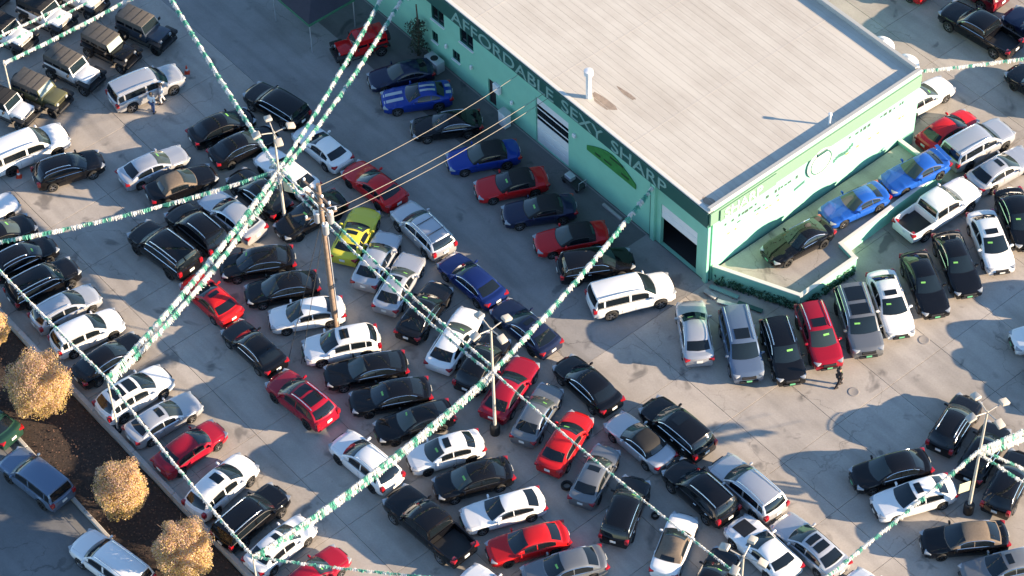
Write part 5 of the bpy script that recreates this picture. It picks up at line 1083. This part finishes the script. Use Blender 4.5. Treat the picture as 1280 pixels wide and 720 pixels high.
for sx in (-.6, .6):
    for sy in (-.3, .3): link('caster', MB().lathe([(.001, -.03), (.13, -.03), (.13, .03), (.001, .03)], 12, 'y', Matrix.Translation((sx, sy, .13))).mesh('caster', 40), TYRE, tl)
tag(link('wheel_stop', MB().bbox((0, 0, .09), (1.75, .22, .18), .05, 2).mesh('wheel_stop', 40), KERB, None, bl(8.05, -.5), (0, 0, BT)), 'pale concrete wheel stop at the foot of the green wall', 'wheel stop')
# dark canopy tent at the top edge
ct = thing('canopy_tent', 'dark canopy tent with green trim at the top edge', 'tent', bl(33.85, -4.0), BT)
cm = MB(); v = [(-2.1, -1.9, 2.6), (2.1, -1.9, 2.6), (2.1, 1.9, 2.6), (-2.1, 1.9, 2.6), (0, 0, 3.5)]; cm.add(v, [(0, 1, 4), (1, 2, 4), (2, 3, 4), (3, 0, 4)])
DKCLOTH = mat('canopy_cloth', (0.035, 0.032, 0.042), rough=.8, var=.2, scale=2)
link('canopy', cm.mesh('canopy'), DKCLOTH, ct)
for p_, q_ in ((0, 1), (1, 2), (2, 3), (3, 0)):
    P0, P1 = Vector(v[p_]), Vector(v[q_]); d = P1 - P0; M = Matrix.Translation((P0 + P1) / 2) @ Matrix.Rotation(math.atan2(d.y, d.x), 4, 'Z')
    link('valance', MB().bbox((0, 0, -.10), (d.length, .02, .22), .005, 1, M).mesh('valance'), mat('valance_green', (0.03, .14, .08), rough=.7), ct)
for sx in (-2.0, 2.0):
    for sy in (-1.8, 1.8): link('post', MB().tube((sx, sy, 0), (sx, sy, 2.6), .04).mesh('post', 50), GALV, ct)
# boards and planters by the platform corner
for k, (a_, b_, ln, an, m_) in enumerate(((-1.3, .55, 1.9, .35, PALE), (-2.3, .15, 1.7, .5, GALV), (-.9, -.2, .9, .1, KERB), (-3.2, .9, 1.6, .4, DKTEAL))):
    t = thing('timber_board', ['long pale board leaning nearest the platform wall', 'grey board lying in front of the leaning boards', 'short concrete-coloured board near the building corner', 'dark green board farthest along the platform wall'][k], 'board', bl(a_, b_ - .35, .06), BT + an, 'boards by the platform')
    link('board', MB().bbox((0, 0, .05), (ln, .30, .10), .01).mesh('board'), m_, t)
    for s_ in (-.35, .35): link('batten', MB().bbox((s_ * ln, 0, -.02), (.08, .34, .08), .01).mesh('batten'), WOOD, t)
# white tanks behind the building
for k, (a_, b_) in enumerate(((4.75, 19.3), (2.6, 19.3))):
    t = thing('storage_tank', ['white domed tank behind the back parapet, farther from the corner', 'white domed tank behind the back parapet, nearer the corner'][k], 'tank', bl(a_, b_), 0, 'white tanks behind the building')
    link('shell', MB().lathe([(.9, 0), (.9, 3.8), (.82, 4.2), (.55, 4.48), (.2, 4.6), (.001, 4.62)], 24, 'z').mesh('shell', 50), WALLW, t)
    for z in (1.2, 2.4, 3.6): link('band', MB().lathe([(.92, z), (.94, z + .04), (.92, z + .08)], 24, 'z').mesh('band'), GALV, t)
    link('hatch', MB().lathe([(.16, 4.55), (.16, 4.7), (.001, 4.72)], 12, 'z').mesh('hatch'), GALV, t)
# drain covers
for a_, b_, lab in ((-11.82, .64, 'round iron manhole cover in the sunlit lane'), (-11.77, 6.57, 'round drain cover below the white saloon of the display row')):
    tag(link('manhole_cover', MB().lathe([(.001, .012), (.25, .012), (.27, .016), (.33, .016), (.35, .006)], 24, 'z').mesh('manhole_cover', 40), mat('cast_iron', (0.27, .245, .22), rough=.7), None, bl(a_, b_, .002)), lab, 'manhole cover', 'covers in the paving')
# slim leafless vine tree against the wall
vt = thing('wall_shrub', 'dark climbing shrub against the green wall at the top edge', 'shrub', bl(27.0, -.7))
vm = MB(); vm.path([Vector((0, 0, 0)), Vector((.1, 0, 2.0)), Vector((.05, .1, 4.4))], [.12, .09, .05], 7); link('trunk', vm.mesh('trunk_v', 60), BARK, vt)
q = random.Random(4); lv = MB()
for k in range(900):
    z = q.uniform(.3, 3.0); a_ = q.uniform(0, 6.28); r_ = q.random() ** .5 * (.55 + .25 * math.sin(z * 3.1) * math.cos(a_ * 2)); p = Vector((math.cos(a_) * r_, math.sin(a_) * r_ * .8, z)); s = q.uniform(.05, .10)
    e = Vector((q.uniform(-1, 1), q.uniform(-1, 1), q.uniform(-1, 1))).normalized() * s; w = Vector((q.uniform(-1, 1), q.uniform(-1, 1), q.uniform(-1, 1))).normalized() * s
    lv.add([p - e, p + w, p + e, p - w], [(0, 1, 2, 3)])
link('foliage', lv.mesh('foliage'), mat('dark_foliage', (0.035, 0.05, 0.03), rough=.8), vt)
print('slabs', ns, 'objects', len(bpy.data.objects))
